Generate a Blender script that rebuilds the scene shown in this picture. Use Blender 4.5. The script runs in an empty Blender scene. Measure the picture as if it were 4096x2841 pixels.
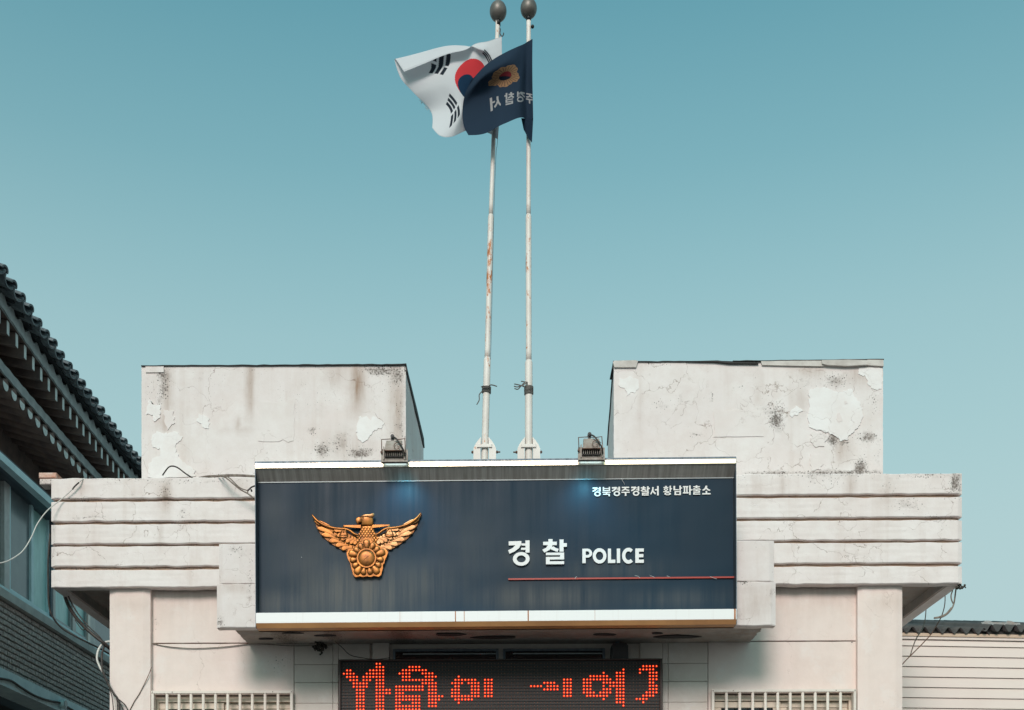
import bpy, math, random
import numpy as np
from mathutils import Vector, noise
R = math.radians
rnd = random.Random(7)
scn = bpy.context.scene
col = scn.collection

# ------------------------------------------------------------------ camera, world, sun
F = 4551.0; CX = 1962.0; HY = 3655.0; YAW = R(0.86)
CAM = Vector((0.0, -9.1, 1.6))
cam = bpy.data.cameras.new('camera'); cam.lens = 40.0; cam.sensor_width = 36.0
cam.shift_x = (2048 - CX) / 4096; cam.shift_y = (HY - 1420.5) / 4096
cam.clip_end = 3000
cam_o = bpy.data.objects.new('camera', cam); col.objects.link(cam_o)
cam_o.location = CAM; cam_o.rotation_euler = (R(90), 0, YAW)
scn.camera = cam_o

SUN_EL, SUN_AZ = 32.0, 190.0          # azimuth clockwise from +Y: behind the camera, a little to the left
w = bpy.data.worlds.new('World'); scn.world = w; w.use_nodes = True
wn = w.node_tree.nodes; wl = w.node_tree.links
sky = wn.new('ShaderNodeTexSky'); sky.sky_type = 'NISHITA'; sky.sun_disc = False
sky.sun_elevation = R(SUN_EL); sky.sun_rotation = R(SUN_AZ)
sky.air_density = 2.0; sky.dust_density = 3.0; sky.ozone_density = 3.0
tint = wn.new('ShaderNodeMix'); tint.data_type = 'RGBA'; tint.blend_type = 'MULTIPLY'
tint.inputs['Factor'].default_value = 1.0
tint.inputs['B'].default_value = (0.47, 0.93, 0.79, 1)
wl.new(sky.outputs[0], tint.inputs['A'])
# pale haze towards the horizon, the same in every direction
tc = wn.new('ShaderNodeTexCoord'); sx = wn.new('ShaderNodeSeparateXYZ'); wl.new(tc.outputs['Generated'], sx.inputs[0])
rp = wn.new('ShaderNodeValToRGB'); wl.new(sx.outputs['Z'], rp.inputs['Fac']); el_ = rp.color_ramp.elements
el_[0].position = .20; el_[0].color = (.95,)*3+(1,); el_[1].position = .66; el_[1].color = (0, 0, 0, 1)
for p_, v_ in ((.30,.84),(.445,.56),(.545,.24)):
    e_ = el_.new(p_); e_.color = (v_,)*3+(1,)
hz = wn.new('ShaderNodeMix'); hz.data_type = 'RGBA'; wl.new(rp.outputs[0], hz.inputs['Factor']); wl.new(tint.outputs['Result'], hz.inputs['A'])
hz.inputs['B'].default_value = (2.95, 3.88, 4.05, 1)
wl.new(hz.outputs['Result'], wn['Background'].inputs[0])
wn['Background'].inputs[1].default_value = 0.15

sun = bpy.data.lights.new('sun', 'SUN'); sun.energy = 2.15; sun.angle = R(20); sun.color = (1.0, 0.82, 0.83)
sun_o = bpy.data.objects.new('sun', sun); col.objects.link(sun_o)
az = R(SUN_AZ)
sd = Vector((math.sin(az) * math.cos(R(SUN_EL)), math.cos(az) * math.cos(R(SUN_EL)), math.sin(R(SUN_EL))))
sun_o.rotation_euler = sd.to_track_quat('Z', 'Y').to_euler()
sun_o.location = sd * 60

scn.view_settings.view_transform = 'Standard'; scn.view_settings.look = 'None'
scn.view_settings.exposure = 0.1; scn.view_settings.gamma = 1.0
scn.view_settings.use_curve_mapping = False

# ------------------------------------------------------------------ measuring helpers
def ray(px, py):
    a = (px - CX) / F; b = (HY - py) / F
    fx, fy = -math.sin(YAW), math.cos(YAW); rx, ry = math.cos(YAW), math.sin(YAW)
    return Vector((fx + rx * a, fy + ry * a, b))
def P(px, py, Y):                     # point of the plane y = Y seen at photograph pixel (px, py)
    d = ray(px, py); t = (Y - CAM.y) / d.y; return CAM + d * t
def PX(px, py, X):                    # point of the plane x = X
    d = ray(px, py); t = (X - CAM.x) / d.x; return CAM + d * t
def sr(r, g, b):
    f = lambda c: (c / 255 / 12.92) if c <= 10 else ((c / 255 + 0.055) / 1.055) ** 2.4
    return (f(r), f(g), f(b))

# ------------------------------------------------------------------ objects
def origin(o):
    v = Vector((0, 0, 0))
    while o is not None: v += o.location; o = o.parent
    return v
def tag(o, label, cat, group=None):
    o['label'] = label; o['category'] = cat
    if group: o['group'] = group
    return o
def thing(name, label, cat, loc=(0, 0, 0), group=None):
    o = bpy.data.objects.new(name, None); o.empty_display_size = 0.2; col.objects.link(o); o.location = loc
    return tag(o, label, cat, group)
class MB:
    def __init__(s): s.v = []; s.f = []; s.sm = []
    def add(s, vs, fs, smooth=False):
        n = len(s.v); s.v += [tuple(q) for q in vs]; s.f += [tuple(i + n for i in q) for q in fs]
        s.sm += [smooth] * len(fs); return s
    def box(s, x0, x1, y0, y1, z0, z1):
        return s.add([(x0,y0,z0),(x1,y0,z0),(x1,y1,z0),(x0,y1,z0),(x0,y0,z1),(x1,y0,z1),(x1,y1,z1),(x0,y1,z1)],
                     [(0,3,2,1),(4,5,6,7),(0,1,5,4),(1,2,6,5),(2,3,7,6),(3,0,4,7)])
    def bbox(s, x0, x1, y0, y1, z0, z1, b=0.003):     # box with bevelled edges (front, along x and z)
        pts = [(x0,x1,z0,z1,y1),(x0,x1,z0,z1,y0+b),(x0+b,x1-b,z0+b,z1-b,y0)]
        vs = []
        for (a,c,d,e,y) in pts: vs += [(a,y,d),(c,y,d),(c,y,e),(a,y,e)]
        fs = [(3,2,1,0),(8,9,10,11)]
        for r in (0, 4):
            for i in range(4):
                j = (i+1) % 4; fs.append((r+i, r+j, r+4+j, r+4+i))
        return s.add(vs, fs)
    def prism(s, pts, y0, y1, bev=0.0):               # polygon in xz, extruded along y (y0 = front)
        n = len(pts); ar = sum(pts[i][0]*pts[(i+1)%n][1]-pts[(i+1)%n][0]*pts[i][1] for i in range(n))
        if ar < 0: pts = pts[::-1]
        vs = [(p[0], y0, p[1]) for p in pts] + [(p[0], y1, p[1]) for p in pts]
        fs = [tuple(range(n)), tuple(range(2*n-1, n-1, -1))]
        for i in range(n):
            j = (i+1) % n; fs.append((i, n+i, n+j, j))
        return s.add(vs, fs)
    def dome(s, pts, y0, h, prof=((1,0),(1,.45),(.93,.75),(.75,.93),(.45,1.0)), c=None):   # rounded relief towards -y
        n = len(pts); ar = sum(pts[i][0]*pts[(i+1)%n][1]-pts[(i+1)%n][0]*pts[i][1] for i in range(n))
        if ar < 0: pts = pts[::-1]
        if c is None: c = (sum(p[0] for p in pts)/n, sum(p[1] for p in pts)/n)
        vs = []
        for k, hh in prof: vs += [(c[0]+(p[0]-c[0])*k, y0-h*hh, c[1]+(p[1]-c[1])*k) for p in pts]
        m = len(prof); fs = []
        for r in range(m-1):
            for i in range(n):
                j = (i+1) % n; fs.append((r*n+i, r*n+j, (r+1)*n+j, (r+1)*n+i))
        vs.append((c[0], y0-h*1.02, c[1])); q = m*n
        for i in range(n): fs.append(((m-1)*n+i, (m-1)*n+(i+1) % n, q))
        return s.add(vs, fs, True)
    def ring(s, cx, cz, rx, rz, ix, iz, y0, y1, n=32, a0=0, a1=360):
        full = abs(a1-a0) >= 360; m = n if full else n+1; vs = []
        for i in range(m):
            a = R(a0 + (a1-a0)*i/n); c, t = math.cos(a), math.sin(a)
            vs += [(cx+rx*c,y0,cz+rz*t),(cx+ix*c,y0,cz+iz*t),(cx+ix*c,y1,cz+iz*t),(cx+rx*c,y1,cz+rz*t)]
        fs = []
        for i in range(n):
            a = i*4; b = ((i+1) % m)*4
            for k in range(4): l = (k+1) % 4; fs.append((a+k, a+l, b+l, b+k))
        if not full: fs += [(0,3,2,1), (4*n, 4*n+1, 4*n+2, 4*n+3)]
        return s.add(vs, fs)
    def tube(s, pts, r, n=8, cap=True, sub=6):
        pts = [Vector(p) for p in pts]
        rr = r if isinstance(r, (list, tuple)) else [r]*len(pts)
        if sub > 1 and len(pts) > 2:
            q = []; r2 = []
            for i in range(len(pts)-1):
                p0 = pts[max(i-1,0)]; p1 = pts[i]; p2 = pts[i+1]; p3 = pts[min(i+2,len(pts)-1)]
                for k in range(sub):
                    t = k/sub
                    q.append(0.5*((2*p1)+(p2-p0)*t+(2*p0-5*p1+4*p2-p3)*t*t+(3*p1-p0-3*p2+p3)*t**3)); r2.append(rr[i]+(rr[i+1]-rr[i])*t)
            q.append(pts[-1]); r2.append(rr[-1]); pts = q; rr = r2
        vs = []; u = None
        for i, p in enumerate(pts):
            d = (pts[min(i+1,len(pts)-1)]-pts[max(i-1,0)])
            if d.length < 1e-9: d = Vector((0,0,1))
            d.normalize()
            if u is None: u = d.orthogonal().normalized()
            else:
                u = u - d*u.dot(d)
                u = u.normalized() if u.length > 1e-6 else d.orthogonal().normalized()
            w_ = d.cross(u)
            vs += [p + (u*math.cos(2*math.pi*k/n) + w_*math.sin(2*math.pi*k/n))*rr[i] for k in range(n)]
        fs = []
        for i in range(len(pts)-1):
            for k in range(n):
                l = (k+1) % n; fs.append((i*n+k, i*n+l, (i+1)*n+l, (i+1)*n+k))
        s.add(vs, fs, True)
        if cap:
            m = len(s.v)-len(vs)
            s.f += [tuple(m+k for k in range(n-1,-1,-1)), tuple(m+len(vs)-n+k for k in range(n))]; s.sm += [False, False]
        return s
    def ball(s, c, rx, ry=None, rz=None, nu=20, nv=12):
        ry = ry or rx; rz = rz or rx; c = Vector(c); vs = [c+Vector((0,0,rz))]
        for j in range(1, nv):
            t = math.pi*j/nv
            for i in range(nu):
                a = 2*math.pi*i/nu; vs.append(c+Vector((rx*math.sin(t)*math.cos(a), ry*math.sin(t)*math.sin(a), rz*math.cos(t))))
        vs.append(c-Vector((0,0,rz))); fs = [(0,1+i,1+(i+1)%nu) for i in range(nu)]
        for j in range(nv-2):
            for i in range(nu):
                a = 1+j*nu; fs.append((a+i, a+nu+i, a+nu+(i+1)%nu, a+(i+1)%nu))
        a = 1+(nv-2)*nu; fs += [(a+i, len(vs)-1, a+(i+1)%nu) for i in range(nu)]
        return s.add(vs, fs, True)
    def build(s, name, mat, parent=None, attrs=None, kind=None, label=None):
        o0 = origin(parent)
        me = bpy.data.meshes.new(name)
        me.from_pydata([(v[0]-o0.x, v[1]-o0.y, v[2]-o0.z) for v in s.v], [], s.f)
        me.polygons.foreach_set('use_smooth', s.sm)
        if attrs:
            for k, fn in attrs.items():
                a = me.attributes.new(k, 'FLOAT', 'POINT'); a.data.foreach_set('value', [fn(*v) for v in s.v])
        me.materials.append(mat); me.update()
        o = bpy.data.objects.new(name, me); col.objects.link(o); o.parent = parent
        if kind: o['kind'] = kind
        if label: o['label'] = label
        return o
def inst(src, loc, parent, rot=None, scale=None, name=None):
    o = src.copy(); col.objects.link(o); o.parent = parent; o.location = loc
    if rot: o.rotation_euler = rot
    if scale: o.scale = scale
    return o

# ------------------------------------------------------------------ materials
class NT:
    def __init__(s, name):
        s.m = bpy.data.materials.new(name); s.m.use_nodes = True; s.t = s.m.node_tree; s.b = s.t.nodes['Principled BSDF']
        s.pos = s.t.nodes.new('ShaderNodeNewGeometry').outputs['Position']
    def n(s, k, **kw):
        q = s.t.nodes.new(k)
        for a, b in kw.items(): setattr(q, a, b)
        return q
    def set(s, q, k, v):
        if hasattr(v, 'is_output') or isinstance(v, bpy.types.NodeSocket): s.t.links.new(v, q.inputs[k])
        else: q.inputs[k].default_value = v
    def map(s, scale=(1,1,1), loc=(0,0,0)):
        q = s.n('ShaderNodeMapping'); s.set(q, 'Vector', s.pos); q.inputs['Scale'].default_value = scale; q.inputs['Location'].default_value = loc
        return q.outputs[0]
    def noise(s, scale, detail=4, rough=.55, vec=None, dist=0.0):
        q = s.n('ShaderNodeTexNoise'); s.set(q, 'Vector', vec or s.pos); q.inputs['Scale'].default_value = scale
        q.inputs['Detail'].default_value = detail; q.inputs['Roughness'].default_value = rough; q.inputs['Distortion'].default_value = dist
        return q.outputs[0]
    def ramp(s, v, a, b, c0=(0,0,0), c1=(1,1,1)):
        q = s.n('ShaderNodeValToRGB'); s.set(q, 'Fac', v); e = q.color_ramp.elements
        e[0].position = a; e[1].position = b; e[0].color = (*c0, 1); e[1].color = (*c1, 1); return q.outputs[0]
    def mix(s, f, a, b, mode='MIX'):
        q = s.n('ShaderNodeMix', data_type='RGBA', blend_type=mode)
        for k, v in (('Factor', f), ('A', a), ('B', b)):
            if isinstance(v, tuple): v = (*v, 1) if len(v) == 3 else v
            s.set(q, k, v)
        return q.outputs['Result']
    def math(s, op, a, b=0.0, c=0.0, clamp=False):
        q = s.n('ShaderNodeMath', operation=op, use_clamp=clamp); s.set(q, 0, a); s.set(q, 1, b); s.set(q, 2, c); return q.outputs[0]
    def attr(s, k): return s.n('ShaderNodeAttribute', attribute_name=k).outputs['Fac']
    def bump(s, h, strength=.3, dist=.01):
        q = s.n('ShaderNodeBump'); q.inputs['Strength'].default_value = strength; q.inputs['Distance'].default_value = dist
        s.set(q, 'Height', h); s.set(s.b, 'Normal', q.outputs[0])
    def out(s, c, rough=.7, metal=0.0, spec=None):
        s.set(s.b, 'Base Color', (*c, 1) if isinstance(c, tuple) and len(c) == 3 else c); s.set(s.b, 'Roughness', rough); s.set(s.b, 'Metallic', metal)
        if spec is not None: s.b.inputs['Specular IOR Level'].default_value = spec
        return s.m

def plaster(name, c0, c1, crack=1.0, dirt_shade=True, spot=1.0, rough=.8, streak=.25):
    t = NT(name)
    big = t.noise(1.3, 5, .6)
    c = t.mix(t.ramp(big, .35, .68), c0, c1)
    st = t.noise(1.0, 4, .6, t.map((9, 9, .7)))                       # rain streaks
    c = t.mix(t.math('MULTIPLY', t.ramp(st, .52, .8), streak), c, sr(176, 150, 132))
    pk = t.noise(3.1, 3, .5, t.map((1,1,1), (7,3,1)))
    c = t.mix(t.math('MULTIPLY', t.ramp(pk, .5, .75), .22), c, sr(212, 186, 176))
    mo = t.noise(7.5, 6, .7, t.map((1,1,1), (3,5,8)))
    c = t.mix(t.math('MULTIPLY', t.ramp(mo, .40, .72), .30*min(1, spot+.3)), c, sr(200, 184, 176))
    hi = t.noise(4.0, 6, .7, t.map((1,1,1), (8,1,6)))
    c = t.mix(t.math('MULTIPLY', t.ramp(hi, .52, .66), .25), c, sr(240, 238, 236))
    # cracks
    v = t.n('ShaderNodeTexVoronoi', feature='DISTANCE_TO_EDGE'); v.inputs['Scale'].default_value = 2.6
    dn = t.n('ShaderNodeTexNoise'); dn.inputs['Scale'].default_value = 5; dn.inputs['Detail'].default_value = 5; t.set(dn, 'Vector', t.pos)
    wv = t.n('ShaderNodeVectorMath', operation='MULTIPLY_ADD'); t.set(wv, 0, dn.outputs['Color']); wv.inputs[1].default_value = (.35,.35,.35); t.set(wv, 2, t.pos)
    t.set(v, 'Vector', wv.outputs[0])
    ck = t.ramp(v.outputs['Distance'], .001, .0075, (1,1,1), (0,0,0))
    ckm = t.ramp(t.noise(1.7, 3, .5, t.map((1,1,1), (2,9,4))), .44, .60)
    ck = t.math('MULTIPLY', ck, t.math('MULTIPLY', ckm, crack*.85))
    ck = t.math('MULTIPLY', ck, t.ramp(t.noise(14, 3, .6), .35, .6)); c = t.mix(ck, c, sr(128, 104, 90))
    # fine pits and spots everywhere
    sp = t.noise(55, 3, .6); c = t.mix(t.math('MULTIPLY', t.ramp(sp, .70, .76), .55*spot), c, sr(96, 84, 78))
    h = t.math('ADD', t.noise(18, 6, .6), t.math('MULTIPLY', ck, -1.5))
    if dirt_shade:
        d = t.attr('dirt_shade'); s_ = t.attr('stain_glow')
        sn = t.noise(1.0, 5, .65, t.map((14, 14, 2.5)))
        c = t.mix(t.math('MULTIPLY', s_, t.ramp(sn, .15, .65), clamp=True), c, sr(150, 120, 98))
        vd = t.n('ShaderNodeTexVoronoi'); vd.inputs['Scale'].default_value = 62; t.set(vd, 'Vector', t.pos)
        vr = t.n('ShaderNodeSeparateColor'); t.set(vr, 0, vd.outputs['Color'])
        dd_ = t.math('SUBTRACT', t.math('MULTIPLY', t.math('MULTIPLY', vr.outputs[0], t.math('ADD', d, t.math('MULTIPLY', t.noise(7, 3, .6), .35))), .62), t.math('ADD', vd.outputs['Distance'], .02))
        c = t.mix(t.math('MULTIPLY', t.ramp(dd_, .0, .10), .85), c, sr(74, 68, 64))
        m1 = t.math('ADD', t.noise(75, 5, .75, dist=.6), t.math('MULTIPLY', d, .33))
        c = t.mix(t.math('MULTIPLY', t.ramp(m1, .72, .84), .85), c, sr(82, 75, 70))
        m2 = t.math('ADD', t.noise(9, 6, .7), t.math('MULTIPLY', d, .4))
        c = t.mix(t.math('MULTIPLY', t.ramp(m2, .68, 1.0), .55), c, sr(128, 114, 106))
    t.bump(h, .35, .006)
    return t.out(c, rough)
M = {}
M['plaster'] = plaster('weathered_plaster', sr(226,217,215), sr(232,226,224))
M['fascia'] = plaster('painted_concrete', sr(230,220,217), sr(236,229,227), crack=1.1, streak=.28)
M['wall'] = plaster('painted_wall', sr(234,216,208), sr(236,223,217), crack=.5, spot=.35, streak=.1)
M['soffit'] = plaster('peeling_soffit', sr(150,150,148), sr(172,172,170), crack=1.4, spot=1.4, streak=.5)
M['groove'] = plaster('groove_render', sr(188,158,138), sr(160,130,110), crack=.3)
M['patch'] = plaster('filler_patch', sr(234,231,230), sr(237,234,233), crack=.5, dirt_shade=False, spot=.5, streak=.08)
M['patch_soft'] = plaster('old_filler_patch', sr(224,215,212), sr(230,223,221), crack=.5, dirt_shade=False, spot=.3, streak=.08)
M['cladding'] = plaster('stone_cladding', sr(214,204,196), sr(222,212,204), crack=.05, spot=.3, dirt_shade=False, streak=.1)

def simple(name, c, rough=.6, metal=0.0, var=.12, scale=12, spec=None, bump=.1, c2=None):
    t = NT(name); c2 = c2 or tuple(q*(1-var*2) for q in c)
    cc = t.mix(t.ramp(t.noise(scale, 5, .6), .35, .7), c, c2)
    t.bump(t.noise(scale*4, 4), bump, .003)
    return t.out(cc, rough, metal, spec)
M['bitumen'] = simple('bitumen_felt', sr(62,60,60), .9)
M['white_metal'] = simple('white_painted_metal', sr(226,216,206), .45, var=.05)
M['upvc'] = simple('cream_window_frame', sr(222,206,188), .5, var=.05)
M['glass_dark'] = simple('dark_window_glass', (.012,.014,.016), .08, var=.02, bump=0)
M['black'] = simple('black_plastic', (.015,.016,.018), .5)
M['screw'] = simple('rusty_screw', sr(90,70,60), .7)
M['letter'] = simple('white_acrylic', (.80,.79,.78), .35, var=.02, bump=0)
M['red'] = simple('red_trim', sr(170,52,40), .4, var=.05)
M['cable_black'] = simple('black_cable', sr(40,38,38), .6, c2=sr(70,60,54), scale=30)
M['cable_white'] = simple('pale_cable', sr(214,210,204), .5, var=.06)
M['cable_grey'] = simple('grey_cable', sr(140,128,118), .7, c2=sr(88,76,68), scale=25)
M['cable_brown'] = simple('brown_cable', sr(120,84,66), .7, c2=sr(80,60,50), scale=25)
M['rope'] = simple('grey_rope', sr(120,116,112), .95, c2=sr(80,76,74), scale=90, bump=.6)
M['housing'] = simple('grey_cast_housing', sr(168,160,152), .55, c2=sr(130,114,102), scale=22, var=.2)
M['rusty'] = simple('rusty_steel', sr(120,84,66), .75, c2=sr(74,60,54), scale=40)
M['ball'] = simple('tarnished_ball', sr(122,116,110), .45, .35, c2=sr(92,88,84), scale=9)
M['nest'] = simple('dry_mud_nest', sr(84,80,72), 1.0, c2=sr(44,42,40), scale=60, bump=1)
M['asphalt'] = simple('asphalt', (.06,.06,.062), .9, scale=3)
M['pavement'] = simple('pavement_concrete', (.15,.145,.14), .9, scale=2)

def pole_paint():
    t = NT('rusting_white_paint')
    c = t.mix(t.ramp(t.noise(5,4), .4, .7), sr(228,222,216), sr(214,204,196))
    a = t.noise(1.0, 6, .7, t.map((38, 38, 16)))
    big = t.noise(1.4, 2, .5, t.map((1,1,1.2),(0,0,3.3)))
    m = t.math('ADD', a, t.math('MULTIPLY', t.math('SUBTRACT', big, .5), .9))
    c = t.mix(t.ramp(m, .60, .68), c, sr(190, 118, 70)); c = t.mix(t.ramp(m, .74, .82), c, sr(112, 66, 44))
    return t.out(c, .5)
M['pole'] = pole_paint()

def sign_panel():
    t = NT('navy_sign_sheet')
    st = t.noise(1.0, 6, .65, t.map((16, 16, .55)))
    big = t.noise(.9, 4, .5, t.map((1,1,1), (2,4,0)))
    c = t.mix(t.ramp(big, .35, .65), sr(14,46,64), sr(26,44,58))
    c = t.mix(t.math('MULTIPLY', t.ramp(t.noise(1.0, 2, .5, t.map((1.1,1,.5), (5,5,5))), .45, .7), .5), c, sr(10,50,72))
    g = t.attr('grime')
    low = t.math('MULTIPLY', t.ramp(st, .30, .68), t.math('MULTIPLY', g, .85), clamp=True)
    c = t.mix(low, c, sr(112, 110, 106))
    c = t.mix(t.math('MULTIPLY', t.ramp(st, .60, .72), t.math('MULTIPLY', g, .5), clamp=True), c, sr(20, 36, 50))
    sc = t.noise(1.0, 3, .6, t.map((60, 60, 3))); c = t.mix(t.math('MULTIPLY', t.ramp(sc, .62, .8), .15), c, sr(50, 72, 88))
    sp = t.noise(90, 2, .5); c = t.mix(t.math('MULTIPLY', t.ramp(sp, .74, .8), .3), c, sr(120, 124, 124))
    t.bump(t.noise(1.6, 2), .12, .02)
    return t.out(c, t.ramp(st, .3, .8, (.34,)*3, (.58,)*3), 0.0, .15)
M['navy'] = sign_panel()
def steel(name, c, rough, c2=None, f=.5, metal=1.0):
    t = NT(name); st = t.noise(1.0, 6, .7, t.map((26, 1.5, .6)))
    cc = t.mix(t.math('MULTIPLY', t.ramp(st, .4, .75), f), c, c2 or tuple(q*.4 for q in c))
    return t.out(cc, t.ramp(st, .3, .8, (rough,)*3, (min(1, rough+.25),)*3), metal)
M['steel'] = steel('streaked_steel', (.40,.345,.31), .42, (.80,.75,.70), .9, .15)
M['steel_bright'] = steel('polished_steel_trim', (1.0,.88,.70), .25, (1.0,.68,.40), .45)
M['steel_cap'] = steel('grey_cap_steel', (.16,.19,.22), .5)
def white_trim():
    t = NT('white_enamel_trim'); st = t.noise(1.0, 6, .7, t.map((26, 26, .8)))
    c = t.mix(t.math('MULTIPLY', t.ramp(st, .55, .85), .35), (.86,.86,.86), sr(190,176,168))
    return t.out(c, .3)
M['white_trim'] = white_trim()
M['rust_seam'] = simple('rust_seam', sr(190,124,76), .8, c2=sr(140,86,52), scale=40)
def bronze(c0, c1):
    t = NT('bronze_relief'); n_ = t.noise(16, 5, .6)
    c = t.mix(t.ramp(n_, .35, .7), c0, c1)
    t.bump(t.noise(120, 3), .15, .001)
    return t.out(c, .36, .6)
M['bronze'] = bronze(sr(178,112,50), sr(112,66,30))
M['bronze_pale'] = simple('pale_bronze', sr(190,138,92), .34, .6, c2=sr(144,94,54), scale=14)
M['bronze_mid'] = simple('aged_bronze', sr(132,84,46), .45, .6)
M['bronze_dark'] = simple('dark_bronze', sr(96,58,34), .5, .6)

def emit(name, c, s):
    t = NT(name)
    if 'diode' in name:
        v_ = t.noise(31, 2, .5); t.set(t.b, 'Emission Strength', t.math('MULTIPLY', t.math('ADD', v_, .5), s)); s = None
    t.b.inputs['Base Color'].default_value = (*c, 1)
    t.b.inputs['Emission Color'].default_value = (*c, 1); 
    if s is not None: t.b.inputs['Emission Strength'].default_value = s
    t.b.inputs['Roughness'].default_value = .4; return t.m
M['led_core'] = emit('lit_diode', (1.0, .22, .05), 3.6)
M['led_halo'] = emit('lit_diode_lens', (1.0, .025, .008), .8)
M['lamp_glass'] = emit('lit_lamp_glass', (.55,.80,1.0), 2.5)
M['led_unlit'] = simple('unlit_diode', sr(160,98,66), .3, var=.3, scale=40)
M['led_back'] = simple('diode_module', sr(34,26,26), .6)
M['led_case'] = simple('brown_case', sr(52,38,34), .5)

# hanok materials
M['tile'] = simple('grey_clay_tile', sr(112,120,124), .7, c2=sr(74,82,88), scale=14, bump=.5)
M['timber'] = simple('dark_timber', sr(124,106,98), .8, c2=sr(90,78,76), scale=8)
M['rafter_end'] = simple('painted_rafter_end', sr(214,222,220), .7, c2=sr(190,200,198), scale=14)
M['eave_board'] = simple('grey_eave_board', sr(168,176,176), .85, c2=sr(136,146,148), scale=9)
M['teal_metal'] = simple('pale_teal_paint', sr(200,228,232), .5, c2=sr(176,208,214), scale=6)
M['alu'] = simple('aluminium_frame', sr(150,158,160), .45, .3, var=.1)
M['alu_pale'] = simple('pale_aluminium_frame', sr(186,186,184), .5, .1, var=.1)
M['mortar'] = simple('dark_mortar', sr(44,50,54), .95, scale=30)
M['ledge'] = simple('cement_ledge', sr(186,188,184), .9, c2=sr(158,160,158), scale=5, bump=.4)
M['dark'] = simple('dark_interior', (.012,.014,.015), .9)
def frosted():
    t = NT('frosted_teal_pane'); a = t.noise(1.0, 6, .7, t.map((9, 9, 2.2)))
    c = t.mix(t.ramp(a, .35, .7), sr(178,220,216), sr(138,186,184)); return t.out(c, .35)
M['frosted'] = frosted()
def grey_pane():
    t = NT('grey_window_pane'); a = t.noise(2.0, 4, .6)
    return t.out(t.mix(t.ramp(a, .35, .7), sr(116,126,128), sr(94,104,110)), .18)
M['grey_pane'] = grey_pane()
def splitstone():
    t = NT('split_face_brick'); oi = t.n('ShaderNodeObjectInfo').outputs['Random']
    a = t.noise(1.0, 4, .7, t.map((60, 60, 26)), 1.5)
    c = t.mix(t.ramp(a, .4, .62), sr(232,218,210), sr(124,120,120))
    c = t.mix(t.math('MULTIPLY', oi, .35), c, sr(176,172,168))
    t.bump(a, 1.0, .015); return t.out(c, .85)
M['brick'] = splitstone()
M['siding'] = simple('cream_siding', sr(228,214,206), .55, c2=sr(222,206,198), scale=1.2, bump=.02)
M['siding_trim'] = simple('tan_gutter_trim', sr(206,180,158), .5, var=.05)
M['slate'] = simple('dark_cement_sheet', sr(82,80,78), .8, c2=sr(56,58,58), scale=6, bump=.4)
M['zinc'] = simple('zinc_flashing', sr(160,168,170), .6, .2, c2=sr(150,126,112), scale=9)
M['orange_brick'] = simple('broken_orange_brick', sr(186,108,70), .9, c2=sr(222,206,196), scale=14, bump=1)

# ------------------------------------------------------------------ ground
MB().box(-60, 60, -60, 60, -0.4, 0.0).build('road', M['asphalt'], kind='structure')
MB().box(-60, 60, -2.2, 40, 0.004, 0.13).build('pavement', M['pavement'], kind='structure')
MB().box(-900, 900, -900, 900, -0.6, -0.404).build('ground', M['pavement'], kind='structure')

# ------------------------------------------------------------------ police station
YF, YP, YC, YB = -0.11, -0.057, -0.573, 0.15     # fascia front, pillar front, canopy front, roof block front
hs = thing('police_station', 'white single storey police station with striped concrete eaves and two stained roof blocks', 'building', (0, 0, 0))
def blobs(lst, Y):
    q = []
    for (px, py, rx, ry, s_) in lst:
        c = P(px, py, Y); k = (Y - CAM.y) / F; q.append((c.x, c.z, rx*k, ry*k, s_))
    def f(x, y, z):
        v = 0.0
        for (cx, cz, a, b, s_) in q:
            d = ((x-cx)/a)**2 + ((z-cz)/b)**2
            if d < 4: v = max(v, s_*math.exp(-d*.9))
        return v
    return f
def rough_slab(x0, x1, z0, z1, yf, yb, dx=.035, rough=.004, b=.006, seed=0, nz=6, ztop=None):
    m = MB(); n = max(2, int((x1-x0)/dx)); ring = []
    for i in range(n+1):
        x = x0+(x1-x0)*i/n; e = (min(i, n-i) == 0)
        nb = noise.noise((x*9, seed*3.1, 0))*rough + abs(noise.noise((x*31, seed, 5)))*rough*.8
        nt = noise.noise((x*8, seed*3.1, 9))*rough
        bb = b*(2.0 if e else 1)
        zb, zt = z0+nb, (ztop(x) if ztop else z1)+nt
        r = [(x,yb,zb),(x,yf+bb,zb),(x,yf+(bb if e else 0),zb+b)]
        for k in range(1, nz): r.append((x,yf+(bb if e else 0)+noise.noise((x*4,zb+k,seed))*.0015,zb+b+(zt-zb-2*b)*k/nz))
        r += [(x,yf+(bb if e else 0),zt-b),(x,yf+bb,zt),(x,yb,zt)]
        ring.append(r)
    k = len(ring[0]); vs = [v for r in ring for v in r]; fs = []
    for i in range(n):
        for j in range(k):
            l = (j+1) % k; fs.append((i*k+j, (i+1)*k+j, (i+1)*k+l, i*k+l))
    fs += [tuple(range(k)), tuple(range(n*k+k-1, n*k-1, -1))]
    m.add(vs, fs, False); return m

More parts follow.
